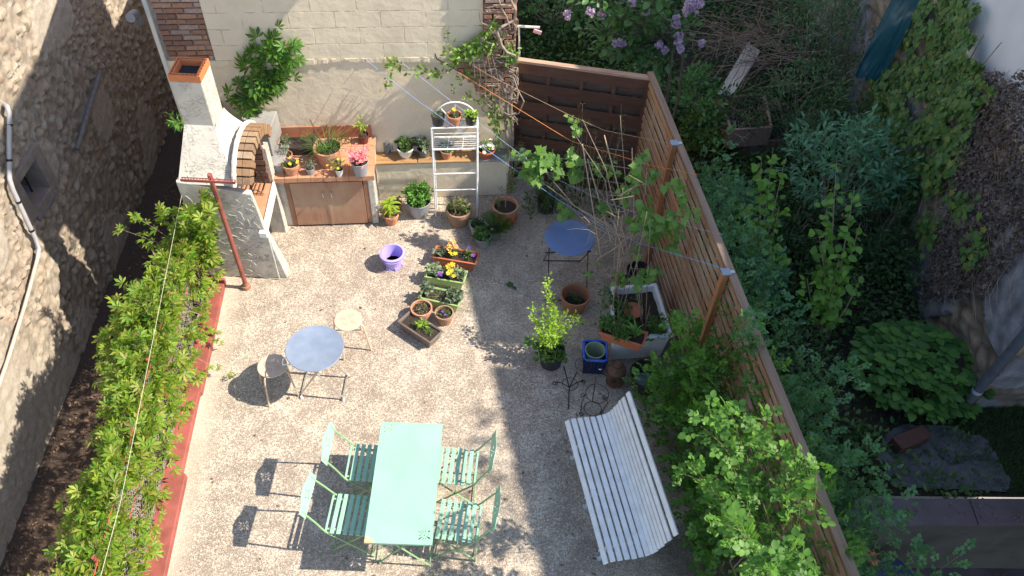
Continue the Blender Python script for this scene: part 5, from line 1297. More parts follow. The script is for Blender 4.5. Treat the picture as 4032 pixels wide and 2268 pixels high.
# wrought iron pot holders
def curl(c, r, turns, ux, uz, n=14):
    return [tuple(np.array(c)+np.array(ux)*r*(1-i/n*.7)*math.cos(turns*2*math.pi*i/n)+np.array(uz)*r*(1-i/n*.7)*math.sin(turns*2*math.pi*i/n)) for i in range(n+1)]
h1 = thing('pot_holder', 'black wrought iron pot stand with two rising arms and scrolled feet', 'plant stand', at(1432, 990, 0))
def Q(px, py, z): return at(px, py, z)
b = MB(); hub = Q(1432, 975, .06)
for e, k in (((1395, 965, .02), -1), ((1467, 962, .02), 1)):
    q = Q(*e); b.tube([hub, (hub+q)/2+[0, 0, .05], q+[0, 0, .03]]+curl(q+np.array([0, -.01, .025]), .03, k*1.1, (-1*k, 0, 0), (0, 1, 0), 10), .0055, 6)
b.tube([hub, Q(1430, 1028, .01)], .0065, 6); b.build('foot', BLACKI, h1)
b = MB(); b.tube([hub, Q(1418, 920, .42)], .0065, 6); b.tube([hub, Q(1452, 935, .36)], .0065, 6); b.build('arm', BLACKI, h1)
for (px, py, z, r) in ((1467, 917, .36, .085), (1434, 966, .10, .083)):
    c = Q(px, py, z); b = MB(); b.tube([c+np.array([r*math.cos(t), r*math.sin(t), 0]) for t in np.linspace(0, 2*math.pi, 25)[:-1]], .0035, 6, closed=True); b.build('ring', BLACKI, h1)
h2 = thing('pot_holder', 'dark iron ring stand with scrolled legs just above the white bench end', 'plant stand', at(1492, 1015, 0))
for (px, py, z, r) in ((1502, 990, .22, .12), (1491, 1028, .02, .092)):
    c = Q(px, py, z); b = MB(); b.tube([c+np.array([r*math.cos(t), r*math.sin(t), 0]) for t in np.linspace(0, 2*math.pi, 29)[:-1]], .004, 6, closed=True); b.build('ring', BLACKI, h2)
b = MB(); b.tube([Q(1490, 1010, .08), Q(1499, 948, .40)], .006, 6); b.build('arm', RUST, h2)
b = MB()
a0 = Q(1461, 1035, .01); b.tube([Q(1470, 1000, .1), Q(1464, 1012, .05), a0], .0045, 6); b.tube(curl(Q(1466, 995, .12), .028, 1.1, (1, 0, 0), (0, 1, 0)), .0045, 6); b.tube(curl(Q(1462, 1040, .01), .028, -1.1, (1, 0, 0), (0, 1, 0)), .0045, 6)
b.build('foot', BLACKI, h2); b = MB(); b.tube([Q(1516, 1002, .12), Q(1530, 1012, .06), Q(1510, 1042, .01)], .0045, 6); b.tube(curl(Q(1520, 1000, .12), .025, 1.1, (1, 0, 0), (0, 1, 0)), .0045, 6); b.build('foot', BLACKI, h2)
# fallen leaf
L = Leaves(); q = at(1279, 712, .02); L.add(q, np.array([.6, -.6, .1]), np.array([0, 0, 1.]), .10); L.add(q+[.07, -.06, 0], np.array([.5, -.7, .1]), np.array([0, 0, 1.]), .06)
o = L.build('fallen_leaf', LOB, G_DARK); tag(o, 'dark fallen vine leaf lying alone on the open terrace', 'leaf')

# ------------------------------------------------------------------ grapevine on canes rising from the tub
VINE = leafmat('vine_leaf', [(.10, .21, .04), (.15, .28, .06), (.20, .33, .09), (.08, .17, .04)], .42)
TWIG2 = simple('dark_vine_twig', (.30, .225, .165), .9, .4, 25)
vn = thing('grapevine', 'straggly grapevine on bamboo canes spreading over the washing lines', 'climbing plant', (1.35, 5.9, .4))
S = MB(); L = Leaves()
bs = [np.array([1.18, 5.98, .38]), np.array([1.45, 5.75, .38]), np.array([1.48, 5.62, .38]), np.array([1.2, 5.8, .38])]
hub = aty(1575, 600, 6.15)
for (px, py, Y, k, r) in ((1560, 660, 5.95, 0, .010), (1600, 640, 6.0, 1, .009), (1635, 770, 5.7, 2, .006)):
    S.tube([bs[k], aty(px, py, Y)], [r, r*.7], 6)
shoots = [(hub, (1345, 445), 7.0), (hub, (1360, 420), 7.1), (hub, (1500, 470), 6.9), (hub, (1440, 330), 7.2), (hub, (1465, 300), 7.2), (hub, (1560, 290), 7.2), (hub, (1630, 390), 6.7), (hub, (1612, 420), 6.7), (hub, (1740, 555), 5.9), (hub, (1755, 535), 5.9), (hub, (1480, 560), 6.5), (hub, (1475, 690), 6.2), (hub, (1510, 650), 6.2), (hub, (1425, 510), 6.9), (hub, (1540, 470), 6.6)]
for (h, p, Y) in shoots:
    e = aty(p[0], p[1], Y); m_ = (h+e)/2+rnd(1)[0]*.10; m2 = h*.7+e*.3+rnd(1)[0]*.07; S.tube([h-[0, 0, .25], h, m2, m_, e], [.008, .007, .006, .0045, .003], 5)
for i in range(34):
    c = aty(random.uniform(1480, 1600), random.uniform(440, 720), random.uniform(6.0, 6.5)); e = c+rnd(1)[0]*[.28, .1, .22]; S.tube([c, (c+e)/2+rnd(1)[0]*.04, e], [.004, .003, .002], 4)
for i in range(10):
    k = random.choice(bs); e = aty(random.uniform(1545, 1640), random.uniform(520, 700), random.uniform(5.8, 6.3)); S.tube([k+rnd(1)[0]*.03, (k+e)/2+rnd(1)[0]*.04, e], [.005, .004, .003], 4)
S.build('canes', TWIG2, vn, fixn=False)
b = MB()
for (a0, a1) in (((1465, 362, 7.2), (1512, 648, 6.3)), ((1478, 400, 7.1), (1538, 610, 6.4)), ((1590, 372, 7.0), (1596, 600, 6.2)), ((1520, 340, 7.1), (1590, 600, 6.3)), ((1562, 608, 6.1), (1540, 780, 5.8)), ((1545, 560, 6.3), (1570, 640, 6.1))):
    b.tube([aty(*a0), aty(*a1)], .007, 7)
b.build('bamboo_pole', BAMBOO, vn, smooth=True)
def clump(px, py, Y, rx, rz, n, size=.09, depth=.12):
    c = aty(px, py, Y); P_ = c+rnd(n)*np.array([rx, depth, rz])*RNG.random((n, 1))**.5
    L.add(P_, rnd(n)*.8+np.array([0, -.3, -.35]), np.array([0, -.55, .8])+rnd(n)*.45, size*(.7+.6*RNG.random(n)))
for a in ((1630, 580, 6.0, .16, .14, 22, .095), (1600, 560, 6.2, .12, .1, 14, .08), (1700, 470, 6.3, .12, .12, 14, .085), (1520, 520, 6.6, .12, .14, 14, .075), (1440, 300, 7.4, .08, .1, 12, .05), (1580, 480, 6.5, .12, .16, 16, .08), (1640, 450, 6.6, .08, .14, 12, .08), (1540, 430, 6.9, .1, .12, 12, .07), (1620, 520, 6.3, .12, .1, 16, .09), (1690, 620, 5.9, .08, .08, 8, .08), (1560, 700, 5.9, .08, .1, 12, .07), (1640, 680, 5.8, .08, .1, 12, .08), (1720, 500, 6.1, .1, .08, 10, .08), (1500, 420, 7, .06, .16, 10, .06), (1375, 400, 7.1, .16, .10, 22, .11), (1340, 430, 7.05, .14, .07, 14, .10), (1450, 440, 7.0, .08, .10, 12, .1), (1690, 580, 5.95, .1, .1, 10, .1), (1352, 405, 7.1, .20, .10, 34, .10), (1310, 392, 7.15, .13, .07, 16, .07), (1345, 445, 7.0, .12, .07, 14, .09), (1400, 425, 7.0, .07, .08, 10, .1), (1440, 400, 7.1, .10, .18, 22, .09), (1450, 330, 7.2, .08, .10, 10, .06), (1420, 530, 6.8, .07, .09, 16, .095), (1600, 430, 6.6, .09, .14, 14, .09), (1625, 390, 6.7, .06, .08, 7, .07), (1650, 560, 6.0, .14, .10, 20, .10), (1700, 545, 5.95, .16, .07, 16, .095), (1745, 540, 5.85, .08, .06, 8, .07), (1602, 635, 6.0, .06, .05, 16, .05), (1610, 705, 5.75, .14, .06, 16, .09), (1480, 690, 6.2, .05, .05, 6, .06), (1500, 660, 6.2, .04, .04, 4, .05), (1655, 620, 5.9, .06, .05, 6, .05)):
    clump(*a)
L.build('foliage', LOB, VINE, vn)
# airy shrub against the dark panel
sh_ = thing('shrub', 'airy upright shrub with tiny pale leaves in front of the dark timber panel', 'shrub', (1.0, 7.7, 0)); L = Leaves(); S = MB()
for (px, py, Y) in ((1465, 262, 7.7), (1480, 300, 7.7), (1563, 262, 7.9), (1570, 330, 7.9), (1545, 320, 7.9), (1500, 330, 7.7), (1520, 370, 7.7), (1440, 345, 7.7), (1600, 400, 7.6), (1488, 340, 7.7), (1460, 300, 7.7), (1555, 390, 7.7)):
    e = aty(px, py, Y); spray(L, S, (e[0]*.5+.45, Y+.05, 0.02), e, 26, .042, .04, .45, .006, up=.5, bow=.04)
S.build('stems', TWIG, sh_, fixn=False); L.build('foliage', LAN, leafmat('pale_shrub_leaf', [(.10, .14, .05), (.20, .24, .10), (.14, .19, .06)], .3), sh_)
L = Leaves(); S = MB(); gb = thing('shrub', 'low dark green groundcover shrub at the foot of the dark timber panel', 'shrub', (.9, 8.1, 0))
for i in range(70):
    q = np.array([random.uniform(.15, 1.35), random.uniform(7.55, 8.25), 0]); spray(L, S, q, q+np.array([random.gauss(0, .1), random.gauss(0, .08), random.uniform(.1, .55)]), 11, .045, .04, .2, .003)
S.build('stems', GSTEM, gb, fixn=False); L.build('foliage', OV, G_DARK, gb)

# ------------------------------------------------------------------ climbers on the cream wall and pillar
wc = thing('wall_creeper', 'dense green creeper clump growing high on the cream wall above the barbecue', 'climbing plant', wall_w(-1.1, 0, 1.9)); L = Leaves(); S = MB()
b0 = wall_w(-1.42, -.02, 1.25)
S.tube([b0, wall_w(-1.40, -.05, 1.6), wall_w(-1.28, -.08, 1.78), wall_w(-1.05, -.1, 1.85)], [.010, .009, .008, .005], 6)
S.tube([wall_w(-1.16, -.02, 2.35), wall_w(-1.15, -.02, 2.1)], .004, 5)
for (px, py, n) in ((690, 90, 14), (660, 100, 14), (720, 110, 14), (735, 135, 14), (640, 130, 14), (700, 130, 16), (670, 145, 16), (620, 165, 14), (720, 165, 16), (650, 180, 16), (690, 190, 16), (720, 195, 12), (670, 215, 14), (640, 210, 12), (700, 230, 12), (655, 240, 12), (625, 235, 10), (600, 245, 12), (575, 245, 9), (660, 262, 9), (620, 265, 11), (590, 265, 9), (640, 278, 7)):
    e = wl(px, py, -random.uniform(.05, .2)); q = wall_w(*e); st = wall_w(e[0]*.6-1.15*.4, -.04, e[2]*.6+1.72*.4); spray(L, S if n > 12 else None, st, q, int(n*.6), .115, .11, .2, .004, up=.55, side=(0, -.9, 0), out=.9)
S.build('stems', TWIG, wc, fixn=False); L.build('foliage', PALM, leafmat('wall_creeper_leaf', [(.05, .13, .02), (.08, .19, .025), (.12, .24, .03)], .35), wc)
wd = thing('weed', 'tuft of green leaves behind the left side of the barbecue chimney', 'plant', (-3.62, 7.3, 1.35)); L = Leaves(); S = MB()
for i in range(14): q = aty(452, 312, 7.3); spray(L, S, q, q+np.array([random.uniform(-.13, .03), random.uniform(-.1, .1), random.uniform(-.08, .08)]), 8, .06, .02, .2, .002)
S.build('stems', GSTEM, wd, fixn=False); L.build('foliage', LAN, G_MINT, wd)

pv = thing('pillar_vine', 'twisting honeysuckle vine with bare woody stems wrapped around the brick pillar', 'climbing plant', wall_w(1.55, -.1, .6)); L = Leaves(); S = MB()
def W(px, py, ly=-.14): return wall_w(*wl(px, py, ly))
S.tube([W(1285, 0), W(1297, 25, -.17), W(1293, 50), W(1262, 68, -.2), W(1250, 80, -.2), W(1262, 115, -.2), W(1275, 132, -.22), W(1297, 140, -.22)], [.012, .013, .012, .017, .018, .018, .016, .012], 7)
S.tube([W(1255, 0), W(1262, 22, -.17), W(1275, 45, -.18), W(1283, 75, -.16)], .011, 6); S.tube([W(1235, 30), W(1225, 20), W(1260, 12, -.18), W(1296, 15, -.15)], .008, 6)
S.tube([W(1283, 470, -.1), W(1280, 380, -.14), W(1270, 300, -.14), W(1275, 240, -.16), W(1255, 190, -.16), W(1225, 165, -.12)], [.02, .02, .018, .02, .015, .01], 7)
S.tube([W(1285, 440, -.08), W(1290, 340, -.1), W(1283, 260, -.18), W(1290, 200, -.16), W(1270, 150, -.15)], [.018, .02, .022, .015, .01], 7)
S.tube([W(1290, 190, -.2), W(1302, 225, -.25), W(1318, 255, -.25), W(1305, 285, -.22), W(1290, 290, -.16)], .009, 6)
for i in range(90):
    p = (random.uniform(1225, 1300), random.uniform(15, 300) if i > 40 else random.uniform(150, 290)); q = [W(p[0], p[1], -.12)]
    for k in range(4): p = (min(1303, max(1205, p[0]+random.uniform(-22, 22))), p[1]+random.uniform(-14, 18)); q.append(W(p[0], p[1], -.12-random.uniform(0, .1)))
    S.tube(q, random.uniform(.003, .008), 5, caps=False)
S.build('woody_stems', BARK, pv, fixn=False)
S = MB()
def hs(p0, p1, n, sz, sp_=.06, ly0=-.12, ly1=-.16): spray(L, S, W(*p0, ly0), W(*p1, ly1), int(n*1.6), sz*1.15, sp_, .1, .004, up=.4, bow=.02, side=(0, -.8, 0))
for a in (((1250, 100), (1160, 125), 40, .05), ((1250, 110), (1150, 140), 46, .05), ((1240, 120), (1130, 155), 36, .05), ((1225, 60), (1215, 120), 24, .06), ((1230, 50), (1245, 70), 16, .055), ((1255, 85), (1240, 125), 24, .055), ((1280, 115), (1290, 145), 40, .05), ((1275, 125), (1275, 155), 30, .05), ((1295, 120), (1285, 150), 24, .05),
          ((1200, 150), (1080, 190), 22, .05), ((1120, 185), (1040, 180), 16, .05), ((1060, 185), (970, 165), 16, .05), ((1020, 165), (985, 155), 12, .055), ((985, 160), (972, 225), 10, .045), ((1160, 160), (1110, 70), 10, .04), ((1180, 180), (1140, 230), 8, .05), ((1215, 200), (1160, 185), 14, .05), ((1200, 140), (1120, 135), 24, .05), ((1220, 130), (1180, 120), 24, .05), ((1220, 215), (1245, 300), 30, .05), ((1245, 260), (1255, 330), 24, .055), ((1240, 300), (1255, 380), 16, .05), ((1240, 250), (1190, 250), 12, .045), ((1190, 245), (1175, 240), 8, .045), ((1260, 290), (1285, 300), 10, .05), ((1285, 440), (1290, 480), 12, .05), ((1265, 400), (1275, 460), 12, .045)):
    hs(*a)
for k in range(5): S.tube([W(1190+k*12, 140, -.2), W(1195+k*14, 190, -.25), W(1180+k*20, 240+k*8, -.25)], .0022, 4)
S.build('young_stems', TWIG, pv, fixn=False); L.build('foliage', T_ovate(.42, .06, .15), leafmat('honeysuckle_leaf', [(.10, .19, .03), (.18, .30, .05), (.24, .36, .07), (.07, .13, .03)], .35), pv)

# ------------------------------------------------------------------ climbing rose along the fence
ROSEM = leafmat('rose_leaf', [(.045, .12, .022), (.08, .19, .03), (.14, .29, .045), (.06, .15, .03)], .36, .52)
rs = thing('climbing_rose', 'large climbing rose sprawling over the near end of the slatted fence', 'climbing plant', (2.1, 3.6, 0)); L = Leaves(); S = MB()
rb = [np.array([2.15, 4.4, 0]), np.array([2.22, 3.4, 0]), np.array([2.35, 2.5, 0])]
def rz_(px, py, z, n=14, sp_=.06, sz=.10):
    e = at(px, py, z); k = min(rb, key=lambda q: abs(q[1]-e[1])); m_ = (k+e)/2; st = e*.55+k*.45+np.array([.1, 0, .2]); S.tube([k, m_, st], [.009, .007, .006], 5); spray(L, S, st, e, n, sz, sp_, .15, .005, up=.8, out=.9, bow=.2)
for a in ((1780, 1030, 2.7), (1830, 1010, 2.75), (1870, 1040, 2.7), (1850, 1090, 2.2), (1900, 1080, 2.2), (1780, 1090, 2.1), (1760, 1070, 2.55), (1930, 1050, 2.65), (1950, 1110, 2.7), (1990, 1100, 2.75), (2020, 1130, 2.75), (2050, 1150, 2.7), (2000, 1170, 2.65), (1960, 1200, 2.55), (1820, 1160, 1.9), (1880, 1190, 2.35),
          (1740, 1170, 2.2), (1710, 1190, 2.0), (1760, 1210, 2.1), (1850, 1230, 2.1), (1800, 1200, 2.2), (1820, 1250, 1.9)): rz_(*a)
for a in ((1830, 1320, 2.6), (1870, 1350, 2.1), (1900, 1380, 2.65), (1850, 1390, 2.0), (1930, 1400, 2.65), (1960, 1420, 2.65), (1900, 1430, 2.6), (1980, 1380, 2.55), (1820, 1295, 2.5), (1800, 1310, 2.4), (1870, 1300, 1.9), (1830, 1350, 2.2), (1940, 1450, 2.5), (2010, 1430, 2.5), (2050, 1455, 2.5), (1860, 1470, 2.5)): rz_(*a, n=14)
for k in range(190):   # shaded inner mass
    y = random.uniform(1.7, 4.95); xc = 1.5+(5.0-y)*.17; z = random.uniform(.15, 1.95); e = np.array([xc+.36+random.uniform(-.48, .2)*(1.25 if y > 3.9 else 1)+(.15 if z > 1.3 else 0), y, z])
    q = min(rb, key=lambda r_: abs(r_[1]-y)); spray(L, S if k % 2 else None, e*.6+q*.4, e, 18, .085, .13, .1, .005, up=.7)
for (px, py, z) in ((1665, 905, .9), (1690, 920, 1.0), (1720, 930, 1.1), (1650, 960, .6), (1680, 980, .6), (1655, 1010, .45), (1700, 960, .9), (1740, 900, 1.2), (1770, 900, 1.3), (1760, 940, 1.2), (1720, 1000, .8), (1690, 1035, .5), (1700, 880, 1.0), (1735, 1120, .9), (1700, 1150, .7), (1680, 1180, .5), (1740, 1340, .8), (1760, 1380, .6), (1720, 1290, .5)): rz_(px, py, z, 20, .09, .085)
S.build('canes', simple('rose_cane', (.15, .14, .06), .7, .35), rs, fixn=False); L.build('foliage', ROSE, ROSEM, rs)
# rose strands beyond the fence
rs2 = thing('rambling_rose', 'blue-green rambling rose growing on the garden side of the slatted fence', 'climbing plant', (2.7, 5, GZ)); L = Leaves(); S = MB()
for k in range(250):
    t = random.random(); y = 2.4+5.4*t; x = 1.68+(8.0-y)*.165+random.uniform(.12, .85); z = random.uniform(-.1, 1.75)-(.5 if random.random() < .3 else 0); e = np.array([x, y, z]); q = np.array([x-.1, y+random.uniform(-.3, .3), GZ]); spray(L, S if k % 2 else None, q*.5+e*.5, e, 18, .075, .12, .1, .004, up=.8)
for (px, py, z) in ((1900, 790, 2.15), (1915, 820, 2.1), (1930, 850, 2.0), (1890, 810, 2.1), (1920, 870, 1.9), (1960, 960, 1.7), (1985, 1000, 1.6), (2010, 960, 1.4), (2070, 990, 1.3), (2050, 1000, 1.4), (2120, 1160, 1.2), (2140, 1130, 1.0), (2105, 1210, 1.2), (2160, 1250, .9), (2200, 1275, .7), (2240, 1280, .6), (2130, 1300, 1.0), (2110, 1340, 1.2), (2180, 1340, .7), (2190, 1420, 1.1), (2150, 1400, 1.0), (2080, 1120, 1.4), (2170, 1225, .9)):
    e = at(px, py, z); spray(L, S, np.array([e[0]-.1, e[1]+.1, z-.6]), e, 16, .075, .08, .3, .004, up=.8)
S.build('canes', GSTEM, rs2, fixn=False); L.build('foliage', ROSE, leafmat('rambler_leaf', [(.065, .165, .06), (.10, .24, .085), (.05, .12, .05)], .3), rs2)

# ------------------------------------------------------------------ garden beyond
def blob_shrub(name, label, cat, base, c, r, n, m, size, tmpl, mat, t0=.4, spread=.1, stem=.006, up=.6, stemmat=BARK, group=None, extra=None):
    root = thing(name, label, cat, base, 0, group); L = Leaves(); S = MB(); base = np.array(base, float)
    pts = ellipsoid_pts(c, r, n, .35)
    for i, e in enumerate(pts):
        if e[2] < GZ+.02: e[2] = GZ+.05+random.random()*.2
        st = base*.45+e*.55+rnd(1)[0]*.05; st[2] = max(st[2], GZ+.02)
        if i % 3 == 0: S.tube([base, (base+st)/2+rnd(1)[0]*.05, st], [stem*1.5, stem*1.2, stem], 5, caps=False)
        spray(L, S if i % 2 == 0 else None, st, e, m, size, spread, t0, stem*.6, up=up)
    if extra: extra(root, L, S)
    S.build('stems', stemmat, root, fixn=False); L.build('foliage', tmpl, mat, root); return root
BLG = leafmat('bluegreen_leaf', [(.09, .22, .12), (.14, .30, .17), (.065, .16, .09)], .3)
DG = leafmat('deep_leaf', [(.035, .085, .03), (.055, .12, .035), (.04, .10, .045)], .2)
HY = leafmat('hydrangea_leaf', [(.06, .15, .04), (.12, .25, .05), (.045, .12, .03), (.09, .2, .06)], .3)
def tips(lst, base, n, size, sp_=.07, t0=.35, r=.006):
    def f(root, L, S):
        for (px, py, z) in lst: spray(L, S, base, at(px, py, z), n, size, sp_, t0, r, up=.7, bow=.05)
    return f
c = at(2130, 400, .7); blob_shrub('elder_bush', 'large blue-green leafy bush in the middle of the shaded garden', 'bush', (c[0], c[1]-.1, GZ), c, (.85, .75, .6), 110, 17, .105, T_lance(.36), BLG, up=.9)
c = at(2270, 460, .35); blob_shrub('elder_bush', 'spreading blue-green bush lobe toward the ivy wall', 'bush', (c[0]-.2, c[1], GZ), c, (.45, .4, .35), 50, 15, .105, T_lance(.36), BLG, up=.9)
MUL = leafmat('mulberry_leaf', [(.13, .27, .045), (.19, .36, .06), (.10, .22, .04)], .35)
def sapling(label, stems, base):
    root = thing('sapling', label, 'tree', base, 0, 'saplings beyond the fence'); L = Leaves(); S = MB()
    for (px, py, z, n) in stems:
        e = at(px, py, z); b_ = np.array(base)+rnd(1)[0]*[.05, .05, 0]; S.tube([b_, (b_+e)/2+rnd(1)[0]*.04, e], [.012, .008, .003], 6)
        for k in range(n):
            t = .35+.65*k/n; q = b_*(1-t)+e*t; L.add(q+rnd(3)*.09, rnd(3)*.8+np.array([0, 0, -.1]), np.array([0, -.2, .9])+rnd(3)*.4, .105*(.6+.6*RNG.random(3)))
    S.build('trunk', TWIG, root, fixn=False); L.build('foliage', T_ovate(.75, .05, .2), MUL, root)
q = at(1925, 690, 0); sapling('slim sapling of bright green heart-shaped leaves nearer the fence', [(1945, 372, 1.2, 16), (1915, 400, 1.1, 12), (1975, 400, 1.0, 12), (1870, 500, .9, 10), (1960, 520, .7, 10), (1940, 620, .5, 10), (1975, 640, .5, 10)], (q[0], q[1], GZ))
q = at(2100, 800, 0); sapling('taller sapling with pale crossing stems and large bright leaves', [(2105, 395, 1.3, 8), (2150, 470, 1.2, 14), (2080, 490, 1.1, 14), (2165, 560, .9, 14), (2060, 590, .8, 12), (2110, 650, .7, 14), (2070, 720, .5, 12), (2090, 760, .4, 10), (2170, 690, .4, 5), (2030, 700, .5, 9)], (q[0], q[1], GZ))
hd = thing('hydrangea', 'broad mound of large hydrangea leaves by the garden path', 'bush', at(2290, 960, GZ)); L = Leaves(); S = MB()
hb = at(2290, 960, GZ)
for i in range(130):
    a = random.random()*6.28; q = math.sqrt(random.random()); e = hb+np.array([math.cos(a)*q*.78, math.sin(a)*q*.62, .62-.42*q*q+random.uniform(-.05, .06)])
    S.tube([hb, (hb+e)/2+[0, 0, .05], e], [.006, .005, .004], 4, caps=False)
    for k in range(6): o_ = k*1.05+random.random(); L.add(e+np.array([0, 0, .015*(k % 3)]), np.array([math.cos(o_), math.sin(o_), .15-.1*(k % 2)]), np.array([0, 0, 1.]), .145*random.uniform(.65, 1.1))
S.build('stems', GSTEM, hd, fixn=False); L.build('foliage', T_ovate(.7, .04, .12), HY, hd)
q = aty(1600, 60, 9.1)
lil = thing('lilac', 'lilac tree with pale mauve flower heads leaning over the fence corner', 'tree', (1.95, 9.2, GZ)); L = Leaves(); S = MB(); FL_ = Leaves()
lb = np.array([1.95, 9.15, GZ]); S.tube([lb, [1.93, 9.1, .9], [1.85, 9.05, 1.9]], [.026, .022, .016], 8); S.tube([lb+[.1, 0, 0], [2.1, 9.2, 1.0], [2.0, 9.2, 1.9]], [.02, .018, .014], 8)
for i in range(95):
    e = aty(random.gauss(1590, 70), random.uniform(-60, 225), random.uniform(8.75, 9.4)); 
    if e[2] < 1.7: continue
    st = np.array([1.9, 9.1, 1.7])*.5+e*.5; S.tube([[1.87, 9.08, 1.7], st], [.01, .006], 5, caps=False); spray(L, S, st, e, 12, .095, .10, .2, .005, up=.8)
for (px, py) in ((1500, 130), (1530, 150), (1560, 150), (1585, 165), (1610, 175), (1625, 195), (1650, 140), (1520, 110), (1540, 80), (1580, 90), (1490, 30), (1490, 25), (1640, 60), (1600, 190), (1640, 210), (1660, 165)):
    e = aty(px, py, 8.9); spray(L, S, np.array([1.87, 9.08, 1.8]), e, 14, .09, .1, .5, .006, up=.8)
for (px, py, s) in ((1428, 36, .05), (1485, 30, .05), (1550, 107, .045), (1565, 109, .04), (1658, 112, .045), (1672, 125, .045), (1703, 62, .05), (1708, 88, .055), (1700, 48, .045), (1706, 105, .05), (1712, 122, .04), (1735, 8, .06), (1750, 18, .06), (1765, 110, .04), (1590, 5, .05), (1625, 30, .04), (1512, 38, .045), (1728, 28, .05), (1760, 5, .05)):
    c = aty(px, py, 8.85); n = 46; FL_.add(c+rnd(n)*np.array([s, s, s*1.1])*RNG.random((n, 1))**.4, rnd(n), rnd(n), .022*(.7+.6*RNG.random(n)))
S.build('branches', simple('dark_lilac_bark', (.12, .10, .075), .9, .3), lil, fixn=False); L.build('foliage', T_ovate(.65, .05, .15), leafmat('lilac_leaf', [(.06, .14, .04), (.09, .19, .06), (.045, .10, .03)], .3), lil); FL_.build('flowers', T_flowerup, F_LIL, lil)
# ivy and dry creeper on the right wall
iv = thing('wall_ivy', 'thick green ivy hanging down the neighbouring white wall', 'climbing plant', (5.15, 8, GZ)); L = Leaves(); S = MB()
IVY = leafmat('ivy_leaf', [(.05, .12, .03), (.08, .17, .04), (.09, .18, .04), (.06, .14, .045), (.18, .22, .04)], .2)
def on_wall(px, py): 
    d = _ray(px, py); t = 5.13/d[0]; return np.array([0, 0, CAMH])+d*t
n = 0
while n < 4200:
    px = random.uniform(2180, 2530); py = random.uniform(-20, 520)
    edge = (2290-py*.45 if py < 200 else 2200-(py-200)*.12)+30*noise.noise(Vector((py*.01, 0, 0))); right = 2455+.22*py-(.9*max(0, py-250)); 
    right += 40*noise.noise(Vector((py*.02, 5, 0)))
    if px < edge or px > right: continue
    if noise.noise(Vector((px*.02, py*.02, 8))) < -.22 and random.random() < .85: continue
    q = on_wall(px, py); L.add(q-np.array([random.uniform(0, .10)+.22*max(0, noise.noise(Vector((px*.018, py*.018, 4)))+.2), 0, 0]), np.array([-.2, random.uniform(-.9, .9), -.6]), np.array([-1., -.3, .5])+rnd(1)[0]*.75, (.04+.075*random.random()**1.6)); n += 1
for (cx_, cy_) in ((2480, 600), (2350, 560), (2360, 600), (2470, 640), (2425, 370), (2410, 410), (2440, 340), (2400, 440), (2280, 640), (2430, 500), (2450, 530)):
    for k in range(30): q = on_wall(cx_+random.gauss(0, 14), cy_+random.gauss(0, 16)); L.add(q-np.array([random.uniform(.03, .12), 0, 0]), np.array([-.2, random.uniform(-.7, .7), -.6]), np.array([-1., -.3, .5])+rnd(1)[0]*.3, .09*random.uniform(.6, 1.2))
for k in range(40): q = on_wall(random.uniform(2250, 2520), random.uniform(0, 500)); S.tube([q, q+np.array([-.03, random.uniform(-.3, .3), -.5]), q+np.array([-.02, random.uniform(-.4, .4), -1.0])], .006, 5, caps=False)
S.build('stems', BARK, iv, fixn=False); L.build('foliage', LOB, IVY, iv)
dc = thing('dead_creeper', 'mat of dead brown creeper leaves and stems on the neighbouring wall', 'climbing plant', (5.15, 6.5, GZ)); L = Leaves(); S = MB(); n = 0
while n < 5600:
    px = random.uniform(2280, 2600); py = random.uniform(180, 760)
    if px < 2470-.30*(py-250) or (px-2576)*-1 < (py-640)*.9: continue
    if py < 300 and px < 2470: continue
    if noise.noise(Vector((px*.012, py*.012, 2))) < -.28: continue
    q = on_wall(px, py)
    if q[2] < GZ: q[2] = GZ+.02
    L.add(q-np.array([random.uniform(0, .10), 0, 0]), rnd(1)[0]+np.array([0, 0, -.4]), np.array([-1., 0, .3])+rnd(1)[0]*.8, .055*random.uniform(.5, 1.2)); n += 1
for k in range(240):
    q = on_wall(random.uniform(2380, 2576), random.uniform(170, 700)); S.tube([q-np.array([.03, 0, 0]), q+np.array([-.06, random.uniform(-.2, .2), -.2]), q+np.array([-.03, random.uniform(-.3, .3), -.4])], .003, 4, caps=False)
S.build('stems', TWIG, dc, fixn=False); L.build('foliage', OV, leafmat('dead_leaf', [(.085, .06, .055), (.14, .10, .09), (.055, .04, .04), (.19, .15, .145), (.07, .075, .045)], .1, .8), dc)
# teal tarpaulin
tq = [(2180, 190), (2130, 150), (2265, -20), (2390, -20), (2330, 20), (2250, 110), (2215, 210)]
tz = thing('tarpaulin', 'crumpled teal tarpaulin draped between the bushes and the ivy wall', 'tarpaulin', at(2230, 100, .3))
A, B_, C_, D_ = atx(2150, 190, 4.62), atx(2215, 205, 4.95), atx(2345, -40, 5.0), atx(2270, -60, 4.8); V = []; nn = 26
for i in range(nn):
    for j in range(nn):
        u, v = i/(nn-1), j/(nn-1); q = A*(1-u)*(1-v)+B_*u*(1-v)+C_*u*v+D_*(1-u)*v; h = .16*noise.noise(Vector((u*3, v*3, 1)))+.06*noise.noise(Vector((u*9, v*7, 3))); V.append(q+np.array([0, -.3*h, h]))
b = MB(); b.add(V, [(i*nn+j, (i+1)*nn+j, (i+1)*nn+j+1, i*nn+j+1) for i in range(nn-1) for j in range(nn-1)]); b.build('sheet', simple('teal_tarp', (.01, .075, .105), .4, .2, 3), tz, smooth=True)
